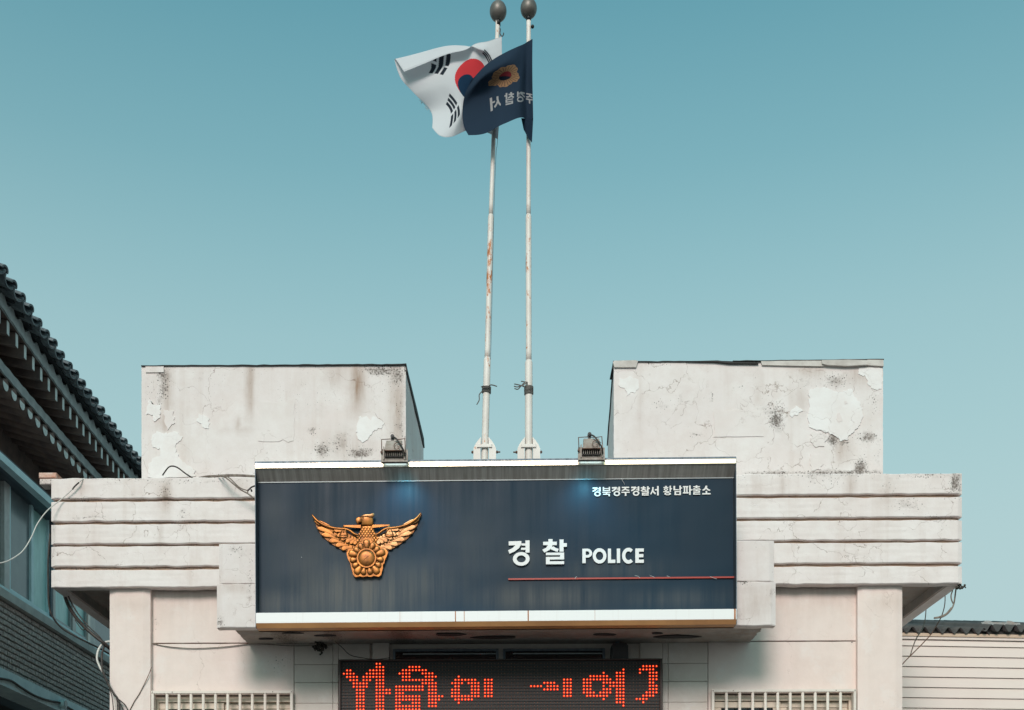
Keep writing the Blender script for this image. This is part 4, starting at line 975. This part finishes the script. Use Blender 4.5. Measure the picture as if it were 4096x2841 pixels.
nf = thing('police_flag', 'navy flag with a yellow petal emblem and mirrored pale lettering, hung on the right pole', 'flag', P(2130, 155, YPo-.03))
ev = [Q(1500+x/2.574, y/2.574, -.055+d) for x, y, d in ((1505,1217,0),(1629,1226,0),(1616,1472,.0),(1570,1410,-.01),(1530,1335,.015))]
flag_cloth('cloth', US2, VS2, N_, nf, M['cloth'], ncol, wob=.003, Y0=YPo-.065, extra=(ev, [[0,4,3,2,1]], sr(28,44,62)))

# ------------------------------------------------------------------ diode message board
YL = -.13
lx0, lx1 = P(1355,2700,YL).x, P(2648,2700,YL).x; lz1 = P(2000,2638,YL).z; lz0 = lz1-.72
ld_ = thing('message_board', 'dark electronic message board showing dotted red letters below the canopy', 'message board', ((lx0+lx1)/2, YL, lz0))
fr = MB(); fr.bbox(lx0, lx1, YL-.02, .0, lz1-.012, lz1, .003); fr.bbox(lx0, lx0+.018, YL-.02, .0, lz0, lz1-.0125, .003); fr.bbox(lx1-.018, lx1, YL-.02, .0, lz0, lz1-.0125, .003); fr.bbox(lx0+.0185, lx1-.0185, YL-.02, .0, lz0, lz0+.012, .003)
fr.build('case', M['led_case'], ld_)
MB().box(lx0+.0185, lx1-.0185, YL+.004, YL+.03, lz0+.0125, lz1-.0125).build('module_face', M['led_back'], ld_)
a0 = P(1375.4, 2656.4, YL); pxp = (P(2625.8,2665.6,YL).x-a0.x)/95.0; pzp = pxp*.995; zr = (a0.z+P(2600,2652,YL).z)/2
def dot(c, r): return a0.x+c*pxp, zr-r*pzp
chars = {}
def rows_(d): return [(c, int(r)) for r, cs in d.items() for c in cs]
rg = lambda a, b: list(range(a, b+1))
ch = [
 {0:[10,11],1:[10,11,12],2:[1,2]+rg(8,12),3:rg(0,3)+rg(7,12),4:rg(1,4)+rg(6,12),5:[2,3,4,6,7,8,10,11,12],6:rg(3,7)+rg(10,12),7:rg(3,7)+rg(10,12),8:rg(4,6)+rg(10,14),9:rg(4,6)+rg(10,14),**{r:rg(4,6)+rg(10,12) for r in range(10,20)}},
 {1:rg(20,23),2:rg(18,25),3:rg(17,20)+rg(24,27),4:rg(18,20)+rg(25,28),5:rg(18,27),6:rg(24,28),7:rg(16,24)+rg(26,28),8:rg(16,24)+rg(26,28),9:rg(16,18)+rg(26,28),10:rg(16,23)+rg(26,30),11:rg(16,23)+rg(26,29),12:[16,17,21,22,23]+rg(26,28),13:rg(16,23)+rg(26,28),14:rg(16,23),15:rg(16,23)},
 {4:[35],5:rg(34,40),6:rg(33,36)+rg(38,41),7:[34,35]+rg(39,41),8:rg(33,35)+rg(39,41),9:rg(33,35)+rg(39,41),10:rg(33,41),11:rg(34,39),12:[35]},
 {r:rg(43,45) for r in range(5,11)},
 {6:rg(61,64),7:rg(57,60)+rg(62,65),8:rg(61,65)},
 {r:rg(67,69) for r in range(5,11)},
 {2:[85],3:[79]+rg(83,85),4:rg(75,80)+rg(83,85),5:rg(73,81)+rg(83,85),6:rg(73,75)+rg(79,85),7:rg(73,75)+[79]+rg(81,85),8:rg(73,75)+rg(79,81)+rg(83,85),9:rg(73,76)+rg(78,81)+rg(83,85),10:rg(74,80)+rg(83,85),11:[79]+rg(83,85),12:rg(83,85),13:[85]},
 {1:rg(91,95),2:rg(90,94),3:[90]+rg(93,95),4:rg(93,95),5:rg(93,95),6:[93,94],7:rg(93,95),8:rg(93,95),9:rg(92,95),10:rg(91,94),11:rg(89,92),12:[91]}]
lit = set()
for d in ch:
    halo = MB(); core = MB()
    for c, r in rows_(d):
        lit.add((c, r)); x, z = dot(c, r)
        halo.dome([(x+.0088*math.cos(a*math.pi/4), z+.0088*math.sin(a*math.pi/4)) for a in range(8)], YL-.001, .003, prof=((1,0),(.7,.8)))
        core.dome([(x+.0030*math.cos(a*math.pi/3), z+.0030*math.sin(a*math.pi/3)) for a in range(6)], YL-.0038, .004, prof=((1,0),(.7,.8)))
    h_ = halo.build('lit_character', M['led_halo'], ld_); core.build('diode_cores', M['led_core'], h_)
un = MB(); lv = MB()
for r in range(26):
    x, z = dot(0, r)
    if z < lz0+.02: break
    lv.box(lx0+.02, lx1-.02, YL-.002, YL+.004, z+pzp*.44, z+pzp*.56)
    for c in range(97):
        if (c, r) in lit: continue
        x, z = dot(c, r); un.dome([(x+.0030*math.cos(a*math.pi/2), z+.0052*math.sin(a*math.pi/2)) for a in range(4)], YL+.003, .004, prof=((1,0),(.6,.8)))
un.build('unlit_diodes', M['led_unlit'], ld_, kind='stuff'); lv.build('louvre_rows', M['black'], ld_, kind='stuff')

# speaker, nest and bits under the canopy
ps0, ps1 = P(2444,2578,-.10), P(2511,2640,-.10)
spk = thing('speaker_box', 'small black rounded box under the canopy above the message board', 'speaker', (ps0.x, -.1, ps1.z))
w_, h_ = ps1.x-ps0.x, ps0.z-ps1.z
MB().prism([(ps0.x,ps1.z),(ps1.x,ps1.z),(ps1.x,ps0.z-.02),(ps1.x-.012,ps0.z-.004),(ps1.x-.03,ps0.z),(ps0.x+.03,ps0.z),(ps0.x+.012,ps0.z-.004),(ps0.x,ps0.z-.02)], -.14, -.02).build('cabinet', M['black'], spk)
MB().box(ps0.x+.012, ps1.x-.012, -.146, -.1405, ps1.z+.01, ps0.z-.03).build('grille', M['bitumen'], spk)
MB().box(ps0.x+.04, ps0.x+.07, -.06, .0, ps0.z, zc0+.008).build('bracket', M['steel_cap'], spk)
nb = MB()
for i in range(60):
    a = rnd.uniform(0, 6.28); rr_ = rnd.random()**.6; x = 1278+32*rr_*math.cos(a); y = 2590+24*rr_*math.sin(a)*(1 if rnd.random() < .5 else .7)
    if y > 2605 and abs(x-1282) > 14: continue
    p = P(x, y, -.06+rnd.uniform(-.03,.03)); nb.ball(p, rnd.uniform(.006,.013), rnd.uniform(.006,.012), rnd.uniform(.005,.012), 7, 5)
for y in (2612, 2618, 2574, 2570): nb.ball(P(1283+rnd.uniform(-5,5), y, -.06), .008, nu=7, nv=5)
tag(nb.build('mud_nest', M['nest']), 'crumbly grey swallow nest stuck under the canopy left of the message board', 'nest')

# ------------------------------------------------------------------ cables on the station
def cable(name, pts, r, mat, label, cat='cable', extra=()):
    o = MB(); o.tube(pts, r, 8)
    for e in extra: o.tube(e[0], e[1], 6)
    return tag(o.build(name, M[mat]), label, cat)
def C(x, y, Y): return P(x, y, Y)
YT = -.14
cable('white_cable', [C(-120,2275,-.9),C(0,2253,-.7),C(40,2240,-.62),C(90,2205,-.5),C(125,2150,-.4),C(150,2095,-.3),C(190,2042,-.2),C(240,2002,YT),C(285,1962,YT),C(315,1930,YT),C(337,1914,-.1)], .0042, 'cable_white', 'thin white cable sagging from the eave corner to the left edge of the photo')
cable('cable_splice', [C(290,1958,YT-.002),C(300,1945,YT-.002),C(316,1930,YT-.002)], .006, 'cable_black', 'short black taped splice on the thin white cable', 'tape')
cable('eave_cable', [C(200,2135,-.06),C(193,2240,-.06),C(193,2330,-.04),C(196,2420,-.02),C(212,2470,0),C(250,2515,.05),C(310,2550,.1),C(390,2590,.2),C(445,2620,.3)], .0075, 'cable_black', 'single black cable hanging beside the left end of the striped eave')
cable('cable_bundle', [C(252,2352,.24),C(268,2410,.15),C(300,2465,.05),C(340,2510,-.06),C(380,2545,-.08),C(418,2575,-.08),C(450,2605,.05)], .014, 'cable_black', 'thick bundle of black and brown cables below the left eave corner', 'cable',
      [([C(262,2360,.2),C(285,2410,.08),C(312,2455,-.06),C(350,2502,-.08),C(400,2550,-.09),C(425,2590,-.05)], .005), ([C(300,2480,-.05),C(330,2520,-.08),C(350,2512,-.08),C(390,2560,-.09)], .004)])
cable('bent_conduit', [C(445,2566,-.03),C(415,2572,-.06),C(394,2600,-.08),C(388,2635,-.09),C(398,2665,-.09),C(412,2690,-.09)], .009, 'cable_white', 'pale bent conduit curving beside the left pillar')
cable('pillar_cables', [C(420,2574,-.06),C(408,2620,-.07),C(410,2680,-.1),C(432,2735,-.1),C(455,2775,-.1),C(472,2800,-.1),C(478,2850,-.1),C(480,3100,-.1)], .0085, 'cable_black', 'tangle of black cables running down the left pillar', 'cable',
      [([C(412,2685,-.1),C(440,2760,-.1),C(450,2800,-.1),C(455,2860,-.1)], .004), ([C(470,2795,-.1),C(500,2820,-.1),C(515,2850,-.1)], .005), ([C(474,2800,-.1),C(488,2830,-.1),C(500,2860,-.1)], .005), ([C(466,2790,-.1),C(470,2830,-.1),C(468,2880,-.1)], .005)])
cable('brown_wire', [C(606,2670,-.062),C(590,2710,-.064),C(560,2770,-.064),C(535,2810,-.064),C(515,2850,-.064)], .003, 'cable_brown', 'thin brown wire slanting down the left pillar')
cable('arched_cable', [C(650,1902,YF+.02),C(672,1872,YF),C(690,1865,YF-.01),C(712,1872,YF-.01),C(740,1893,YF),C(772,1914,YF+.04)], .0055, 'cable_black', 'short black cable arching above the left eave in front of the roof block')
YLd = YF+.03
def CC(x, y, d=0): return P(560+x/4.794, 1850+y/4.794, YLd+d)
cable('ledge_cables', [CC(1130,292,.02),CC(1300,262),CC(1500,252),CC(1750,240),CC(2000,245),CC(2230,262)], .006, 'cable_grey', 'grey cables lying along the left eave ledge behind the sign', 'cable',
      [([CC(1200,286,.01),CC(1400,272),CC(1600,262),CC(1900,258),CC(2250,275)], .007)])
cable('drooping_cables', [CC(1480,265,-.02),CC(1600,275,-.15),CC(1680,320,-.16),CC(1800,420,-.16),CC(1930,525,-.16),CC(2070,600,-.16),CC(2230,720,-.16)], .0055, 'cable_grey', 'two grey cables drooping across the top eave band left of the sign', 'cable',
      [([CC(1550,262,-.02),CC(1650,270,-.15),CC(1740,320,-.17),CC(1840,420,-.17),CC(1940,500,-.17),CC(2060,545,-.17),CC(2075,610,-.17),CC(2230,705,-.17)], .0045)])
cable('broken_clip', [CC(2065,545,-.175),CC(2100,510,-.175),CC(2150,470,-.175),CC(2240,440,-.175)], .006, 'cable_black', 'dark broken cable end beside the upper left edge of the sign', 'cable', [([CC(2130,520,-.175),CC(2145,560,-.175)], .007)])
cable('groove_wire', [C(610,2575,-.006),C(680,2588,-.01),C(780,2594,-.01),C(900,2588,-.01),C(1010,2576,-.01),C(1100,2580,-.02),C(1180,2584,-.03),C(1330,2580,-.03)], .0035, 'cable_grey', 'thin grey wire sagging under the wall groove left of the canopy')
cable('loop_wire', [C(1340,2566,-.2),C(1368,2590,-.15),C(1400,2620,-.14),C(1450,2632,-.15),C(1500,2638,-.15),C(1560,2632,-.15)], .003, 'cable_black', 'black wire looping from the canopy to the top of the message board')
# right corner wires
def CR(x, y, Y=-.02): return P(3560+x/2.845, 2280+y/2.845, Y)
cable('twisted_wires', [CR(755,190),CR(745,260),CR(735,340),CR(722,400),CR(690,460),CR(640,510),CR(580,540),CR(500,550)], .006, 'cable_grey', 'dark twisted cut wires dangling from the right eave corner', 'cable', [([CR(712,235),CR(695,290),CR(700,340),CR(720,385)], .005), ([CR(700,430),CR(640,500),CR(560,535),CR(505,545)], .007)])
cable('long_wire', [CR(627,268,.39),CR(622,400,.38),CR(585,530,.37),CR(520,650,.35),CR(460,740,.3),CR(350,860,.25),CR(205,1005,.2),CR(140,1075,.15)], .004, 'cable_brown', 'long brown wire running from the right eave to behind the right pillar')
cable('short_wire', [CR(410,445,.83),CR(400,560,.8),CR(370,670,.7),CR(300,780,.5),CR(260,880,.35),CR(230,970,.25),CR(205,1005,.2)], .0045, 'cable_grey', 'grey wire hanging left of the long brown wire under the right eave')
db = MB()
for i in range(26): db.ball(CR(rnd.uniform(760,860), 190+rnd.uniform(-16,22), rnd.uniform(-.1,-.02)), rnd.uniform(.004,.012), nu=6, nv=4)
tag(db.build('mortar_crumbs', M['nest']), 'clump of dark crumbs stuck to the lower right eave corner', 'debris')
ob = MB(); a = P(165,1900,.02); b = P(205,1946,.02)
ob.bbox(a.x, b.x+.06, -.03, .10, (a.z+b.z)/2+.002, a.z, .006); br = tag(ob.build('orange_brick', M['orange_brick']), 'broken orange brick on the top left end of the striped eave', 'brick')
ob = MB(); ob.bbox(a.x+.004, b.x+.02, -.025, .09, b.z, (a.z+b.z)/2-.002, .006); tag(ob.build('painted_brick', M['fascia'], None, {'dirt_shade': lambda x,y,z:.5, 'stain_glow': lambda x,y,z:.3}), 'white painted brick under the broken orange brick at the eave end', 'brick')

# ------------------------------------------------------------------ hanok-roofed building at the left
XW = -5.0
ykill = 7.0
hk = thing('tile_roofed_building', 'two storey building with dark tiled roof, white rafter ends and a grey brick wall', 'building', (XW, 3.0, .13))
def yx(px, X): return PX(px, 2000, X).y
Ya, Yb = -1.2, 8.0
z_l1 = PX(0,2351,-4.95).z; z_l0 = PX(0,2385,-4.95).z; z_b1 = PX(0,2668,-4.93).z; z_b0 = PX(0,2737,-4.93).z
def bx(name, mat, x0, x1, y0, y1, z0, z1, parent=hk): return MB().box(x0, x1, y0, y1, z0, z1).build(name, M[mat], parent)
bx('ledge', 'ledge', XW-.2, -4.93, Ya, Yb, z_l0, z_l1)
bx('mortar_wall', 'mortar', XW-.2, XW-.012, Ya, Yb, z_b1, z_l0-.001)
bx('floor_beam', 'teal_metal', XW-.2, -4.93, Ya, Yb, z_b0, z_b1-.001)
bx('lower_wall', 'dark', XW-.6, XW-.4, Ya, Yb, .13, z_b0)
bx('inner_wall', 'dark', XW-2.0, XW-1.9, Ya, Yb, z_b0, 7.2)
# bricks
bl, bh = .19, (z_l0-z_b1-.004)/12
pb = None; nb_ = 0
y_start = yx(-60, XW); ysp = yx(445, XW)
for r in range(12):
    y = y_start - (.095 if r % 2 else 0)
    while y < ysp+.2 and nb_ < 298:
        if pb is None:
            m = MB(); L, H, D = bl-.008, bh-.009, .03
            m.add([(0,0,0),(0,L,0),(0,L,H),(0,0,H),(.018,.004,.003),(.024,L*.5,.006),(.017,L-.004,.003),(.02,L-.004,H-.004),(.027,L*.5,H-.01),(.016,.004,H-.003),(-.02,0,0),(-.02,L,0),(-.02,L,H),(-.02,0,H)],
                  [(4,5,8,9),(5,6,7,8),(0,1,6,5,4),(1,2,7,6),(2,3,9,8,7),(3,0,4,9),(0,3,13,10),(1,11,12,2),(0,10,11,1),(3,2,12,13)])
            me = m; pb = bpy.data.meshes.new('brick'); pb.from_pydata(m.v, [], m.f); pb.materials.append(M['brick'])
        o = bpy.data.objects.new('brick', pb); col.objects.link(o); o.parent = hk
        o.location = (XW-.008+rnd.uniform(-.004,.004)-hk.location.x, y-hk.location.y, z_b1+.004+r*bh-hk.location.z); nb_ += 1
        y += bl
# windows: dark panes, frosted panes and frames on the X = XW plane
z_w0 = z_l1+.003; z_w1 = PX(60,1925,XW).z+.02
def fr_(name, mat, pa, pb_, z0=None, z1=None, x0=XW-.05, x1=XW): return bx(name, mat, x0, x1, yx(pa, XW), yx(pb_, XW), z0 or z_w0, z1 or z_w1)
bx('sill_frame', 'teal_metal', XW-.08, XW+.01, Ya, Yb, z_w0, z_w0+.06)
bx('head_frame', 'steel_cap', XW-.08, XW+.005, Ya, Yb, z_w1-.03, z_w1+.01)
zb_, zt_ = z_w0+.061, z_w1-.031
def win(pa, pb_, kind, fa=None, fw=6, fmat='alu', deep=0.0):
    f = MB(); y0, y1 = yx(pa, XW), yx(pb_, XW); w_ = max(.03, (y1-y0)*.07); x0 = XW-.06-deep; x1 = XW-.01-deep
    f.box(x0, x1, y0+.001, y0+w_, zb_, zt_); f.box(x0, x1, y1-w_, y1-.001, zb_, zt_); f.box(x0, x1, y0+w_+.0005, y1-w_-.0005, zb_, zb_+.035); f.box(x0, x1, y0+w_+.0005, y1-w_-.0005, zt_-.035, zt_)
    o = f.build('window', M[fmat], hk); MB().box(x0+.018, x0+.024, y0+w_-.004, y1-w_+.004, zb_+.03, zt_-.03).build('pane', M[kind], o)
win(-300, -110, 'grey_pane'); win(-108, 17, 'grey_pane', deep=.03)
fr_('mullion', 'alu_pale', 18, 39, zb_, zt_, XW-.06, XW)
win(40, 136, 'grey_pane', fmat='teal_metal'); win(137, 205, 'frosted', fmat='teal_metal', deep=.01)
fr_('mullion', 'steel_cap', 206, 211, zb_, zt_, XW-.06, XW); fr_('mullion', 'alu_pale', 211.5, 220, zb_, zt_, XW-.06, XW+.006)
win(221, 289, 'frosted', fmat='alu'); fr_('mullion', 'alu_pale', 290, 302, zb_, zt_, XW-.06, XW+.004)
win(303, 350, 'frosted', fmat='alu'); fr_('mullion', 'white_metal', 351, 360, zb_, zt_, XW-.06, XW+.004); fr_('mullion', 'alu_pale', 361, 376, zb_, zt_, XW-.06, XW-.005)
win(377, 470, 'grey_pane', fmat='alu_pale'); win(471, 560, 'frosted')
# lintel: dark fascia and pale teal strip standing proud
z_t1 = PX(0,1806,-4.78).z; z_t0 = PX(0,1836,-4.78).z
bx('lintel_fascia', 'steel_cap', XW-.1, -4.84, Ya, Yb, z_w1+.012, z_t0+.02)
bx('teal_strip', 'teal_metal', -4.86, -4.78, Ya, Yb, z_t0, z_t1)
bx('upper_wall', 'timber', XW-.3, XW-.1, Ya, Yb, z_t1, 7.1)
# eaves
def Dof(y): return y-CAM.y
def lift(y): return .0172*max(0, 13.0-Dof(y))**2
ze_t = PX(555,1862,-4.2).z-lift(PX(555,1862,-4.2).y); 
zsq = PX(451,1866,-4.35).z-lift(PX(451,1866,-4.35).y); zrd = PX(200,1745,-4.55).z-lift(PX(200,1745,-4.55).y)*.5
SP = .176
y = yx(-40, -4.35)
sq = None; rdp = None
i = 0; ys = []
yy = PX(31,1319,-4.35).y
while yy > Ya: yy -= SP
yy += SP
def sloped(name, mat, X, zc, y, L, slope, w_, h_, round_=False):
    m = MB(); dx = -L; dz = L*slope
    if round_:
        m.tube([(X, y, zc), (X+dx, y, zc+dz)], h_/2, 14, sub=1)
    else:
        a = w_/2; b = h_/2
        m.add([(X,y-a,zc-b),(X,y+a,zc-b),(X,y+a,zc+b),(X,y-a,zc+b),(X+dx,y-a,zc+dz-b),(X+dx,y+a,zc+dz-b),(X+dx,y+a,zc+dz+b),(X+dx,y-a,zc+dz+b)],
              [(0,1,2,3),(7,6,5,4),(0,4,5,1),(1,5,6,2),(2,6,7,3),(3,7,4,0)])
    return m.build(name, M[mat], hk)
ycur = yy; cols = []
while ycur < 6.0:
    lf = lift(ycur)
    r = sloped('square_rafter', 'timber', -4.35, zsq+lf, ycur, .75, .22, .045, .12)
    MB().box(-4.349, -4.346, ycur-.0235, ycur+.0235, zsq+lf-.0585, zsq+lf+.0585).build('painted_end', M['rafter_end'], r)
    r = sloped('round_rafter', 'timber', -4.55, zrd+lf*.5, ycur+.05, 1.3, .30, .1, .108, True)
    MB().tube([(-4.549,ycur+.05,zrd+lf*.5),(-4.545,ycur+.05,zrd+lf*.5)], .0535, 20, sub=1).build('painted_end', M['rafter_end'], r)
    cols.append(ycur); ycur += SP
def ribbon(name, mat, f_in, f_out, y0, y1, n=120):   # sheet between two profile curves (x,z) as functions of y, with thickness
    m = MB(); vs = []
    for i in range(n+1):
        y = y0+(y1-y0)*i/n; a = f_in(y); b = f_out(y)
        vs += [(a[0],y,a[1]),(b[0],y,b[1]),(b[0],y,b[1]+b[2]),(a[0],y,a[1]+a[2])]
    fs = []
    for i in range(n):
        for k in range(4): l = (k+1) % 4; fs.append((i*4+k, i*4+4+k, i*4+4+l, i*4+l))
    fs += [(0,1,2,3), (4*n+3,4*n+2,4*n+1,4*n)]
    m.add(vs, fs); return m.build(name, M[mat], hk)
Y0_, Y1_ = cols[0]-.1, 6.0
ribbon('ceiling_board', 'timber', lambda y: (-5.1, zsq+lift(y)+.066+.165, .02), lambda y: (-4.335, zsq+lift(y)+.066, .02), Y0_, Y1_)
ribbon('ceiling_board', 'timber', lambda y: (-6.6, zrd+lift(y)*.5+.060+.62, .02), lambda y: (-4.542, zrd+lift(y)*.5+.060, .02), Y0_, Y1_)
# wavy boards above the two rafter rows
def wave(y): return .5+.5*math.cos((y-cols[0])/SP*2*math.pi)
ribbon('eave_board', 'eave_board', lambda y: (-4.335, zsq+lift(y)+.062, .10+.03*wave(y)), lambda y: (-4.312, zsq+lift(y)+.062-.01*wave(y+.06), .085+.045*wave(y)), Y0_, Y1_, 500)
ribbon('eave_board', 'eave_board', lambda y: (-4.54, zrd+lift(y)*.5+.057, .09), lambda y: (-4.515, zrd+lift(y)*.5+.055-.008*wave(y+.03), .09), Y0_, Y1_, 400)
# clay tiles: troughs and covers, three courses up the slope
def half(name, r0, r1, L, up, th=.018, n=8, dz=.0):
    m = MB(); vs = []
    for (x, r) in ((0, r0), (-L, r1)):
        for k in range(n+1):
            a = math.pi*k/n; s_ = 1 if up else -1
            vs += [(x, math.cos(a)*r, s_*math.sin(a)*r*.72), (x, math.cos(a)*(r-th), s_*math.sin(a)*(r-th)*.72)]
    k2 = 2*(n+1); fs = []
    for k in range(n):
        a = 2*k; fs += [(a, a+2, k2+a+2, k2+a), (a+1, k2+a+1, k2+a+3, a+3), (a, a+1, a+3, a+2), (k2+a, k2+a+2, k2+a+3, k2+a+1)]
    fs += [(0, k2, k2+1, 1), (2*n, 2*n+1, k2+2*n+1, k2+2*n)]
    if not up: fs = [q[::-1] for q in fs]
    me = bpy.data.meshes.new(name); me.from_pydata(vs, [], fs); me.polygons.foreach_set('use_smooth', [False]*len(fs)); me.materials.append(M['tile']); return me
trough = half('trough_tile', .098, .09, .34, False); cover = half('cover_tile', .058, .052, .32, True, .02)
plug = MB().prism([(.05*math.cos(a*math.pi/8), .05*.72*math.sin(a*math.pi/8)) for a in range(9)], 0, .02); 
sl = .38; ang = math.atan(sl)
def put(me, x, y, z, ry, jit=.006):
    o = bpy.data.objects.new(me.name, me); col.objects.link(o); o.parent = hk
    o.location = (x-hk.location.x, y-hk.location.y+rnd.uniform(-jit,jit), z-hk.location.z+rnd.uniform(-jit,jit)); o.rotation_euler = (rnd.uniform(-.04,.04), ry+rnd.uniform(-.02,.02), rnd.uniform(-.03,.03)); return o
ztile = zsq+.225
for yc in cols:
    for c in range(4):
        x = -4.17-c*.27; z = ztile-.012+lift(yc)*.80+c*.27*sl
        put(trough, x, yc, z+.02, ang); put(cover, x-.01, yc+SP/2, z+.022, ang, .010)
ribbon('roof_bed', 'mortar', lambda y: (-7.5, ztile+lift(y)-.04+3.2*sl, .03), lambda y: (-4.26, ztile+lift(y)-.055, .02), Y0_, Y1_)
# beam cable and fixture
def CB(x, y, X=-4.915): return PX(x/2.95, 2300+y/2.95, X)
cable('beam_cable', [CB(-60,1200),CB(0,1222),CB(130,1250),CB(250,1330),CB(400,1420),CB(560,1480),CB(690,1505),CB(740,1525),CB(830,1580),CB(950,1650)], .012, 'cable_black', 'thick dark cable along the teal beam below the grey brick wall')
pf = CB(742, 1525, -4.90)
jb = thing('junction_box', 'round grey junction box on the teal beam below the brick wall', 'junction box', pf)
MB().tube([pf-Vector((.03,0,0)), pf+Vector((.03,0,0))], .05, 18, sub=1).build('case', M['teal_metal'], jb)
MB().tube([pf+Vector((.031,0,0)), pf+Vector((.036,0,0))], .04, 18, sub=1).build('lid', M['alu'], jb)

# ------------------------------------------------------------------ siding building at the right
a = P(3560, 2560, 2.2); 
rb = thing('siding_building', 'cream clapboard house with dark corrugated roof beyond the right pillar', 'building', (a.x, a.y, .13))
ANG = R(5.0)
D0 = 11.3; s_ = D0/F
def LZ(y): return P(3620, y, 2.2).z
zt0, zt1, zt2 = LZ(2533), LZ(2545), LZ(2556)
bpitch = 41.2*s_
Lw = 7.0
def lb(x0, x1, y0, y1, z0, z1, name, mat, bev=None):
    m = MB(); m.box(a.x+x0, a.x+x1, a.y+y0, a.y+y1, z0, z1); return m.build(name, M[mat], rb)
lb(-.5, Lw, -.03, .02, zt1, zt0, 'gutter_board', 'siding_trim'); lb(-.5, Lw, -.02, .02, zt2, zt1-.001, 'trim_board', 'siding')
z = zt2-.004; k = 0
while z > .3:
    h_ = bpitch*(.62 if k == 0 else 1.0)
    m = MB(); x0, x1, y_ = a.x-.5, a.x+Lw, a.y
    m.add([(x0,y_-.014,z-h_+.004),(x1,y_-.014,z-h_+.004),(x1,y_-.001,z),(x0,y_-.001,z),(x0,y_+.01,z-h_+.004),(x1,y_+.01,z-h_+.004),(x0,y_+.01,z),(x1,y_+.01,z)], [(0,1,2,3),(0,4,5,1),(3,2,7,6),(0,3,6,4),(1,5,7,2)])
    m.build('siding_plank', M['siding'], rb); z -= h_; k += 1
lb(-.5, Lw, .012, .1, .13, zt0, 'wall', 'rusty')
lb(-.45, Lw-.05, .1, 4.0, .13, zt0-.02, 'house_body', 'siding')
# corrugated roof sheets
def corr(x0, x1, pitch, amp, yf, zf, L, slope, name, ph=0.0, th=.008, jit=0):
    m = MB(); n = int((x1-x0)/pitch*12); vs = []
    for i in range(n+1):
        x = x0+(x1-x0)*i/n; w_ = amp*math.cos((x-x0)/pitch*2*math.pi+ph)
        for (yy_, dz) in ((yf, 0), (yf+L, L*slope)):
            vs += [(a.x+x, a.y+yy_, zf+dz+w_+jit*(x-x0)), (a.x+x, a.y+yy_, zf+dz+w_+th+jit*(x-x0))]
    fs = []
    for i in range(n):
        p, q = i*4, i*4+4; fs += [(p, q, q+2, p+2), (p+1, p+3, q+3, q+1), (p, p+1, q+1, q), (p+2, q+2, q+3, p+3)]
    fs += [(0,2,3,1), (4*n, 4*n+1, 4*n+3, 4*n+2)]
    m.add(vs, fs, True); return m.build(name, M['slate'], rb)
pit = 49*s_*1.0
zf = zt0+.012
lb(-.5, Lw, .004, .03, zt0+.001, zt0+.05, 'eave_filler', 'slate')
corr(-.5, 1.0, pit, .030, -.045, zf+.012, 2.5, .28, 'roof_sheet', 1.0)
corr(.92, 2.4, pit, .034, -.075, zf+.034, 2.5, .28, 'roof_sheet', 2.2)
corr(2.3, Lw, pit, .032, -.045, zf+.02, 2.5, .28, 'roof_sheet', .4)
zm = MB(); p = [(1092,572),(1112,570),(1150,548),(1190,550),(1230,566),(1390,566),(1408,545),(1450,548),(1500,566),(1560,566),(1560,640),(1120,640),(1105,595)]
q = [P(3560+x/2.845, 2280+y/2.845, 2.3) for x, y in p]; zm.prism([(v.x, v.z) for v in q], 2.3, 2.312); zm.build('ridge_flashing', M['zinc'], rb)
rb.rotation_euler = (0, 0, ANG)

# roll of the sign as hung
sg.rotation_euler = (0, R(-.25), 0)
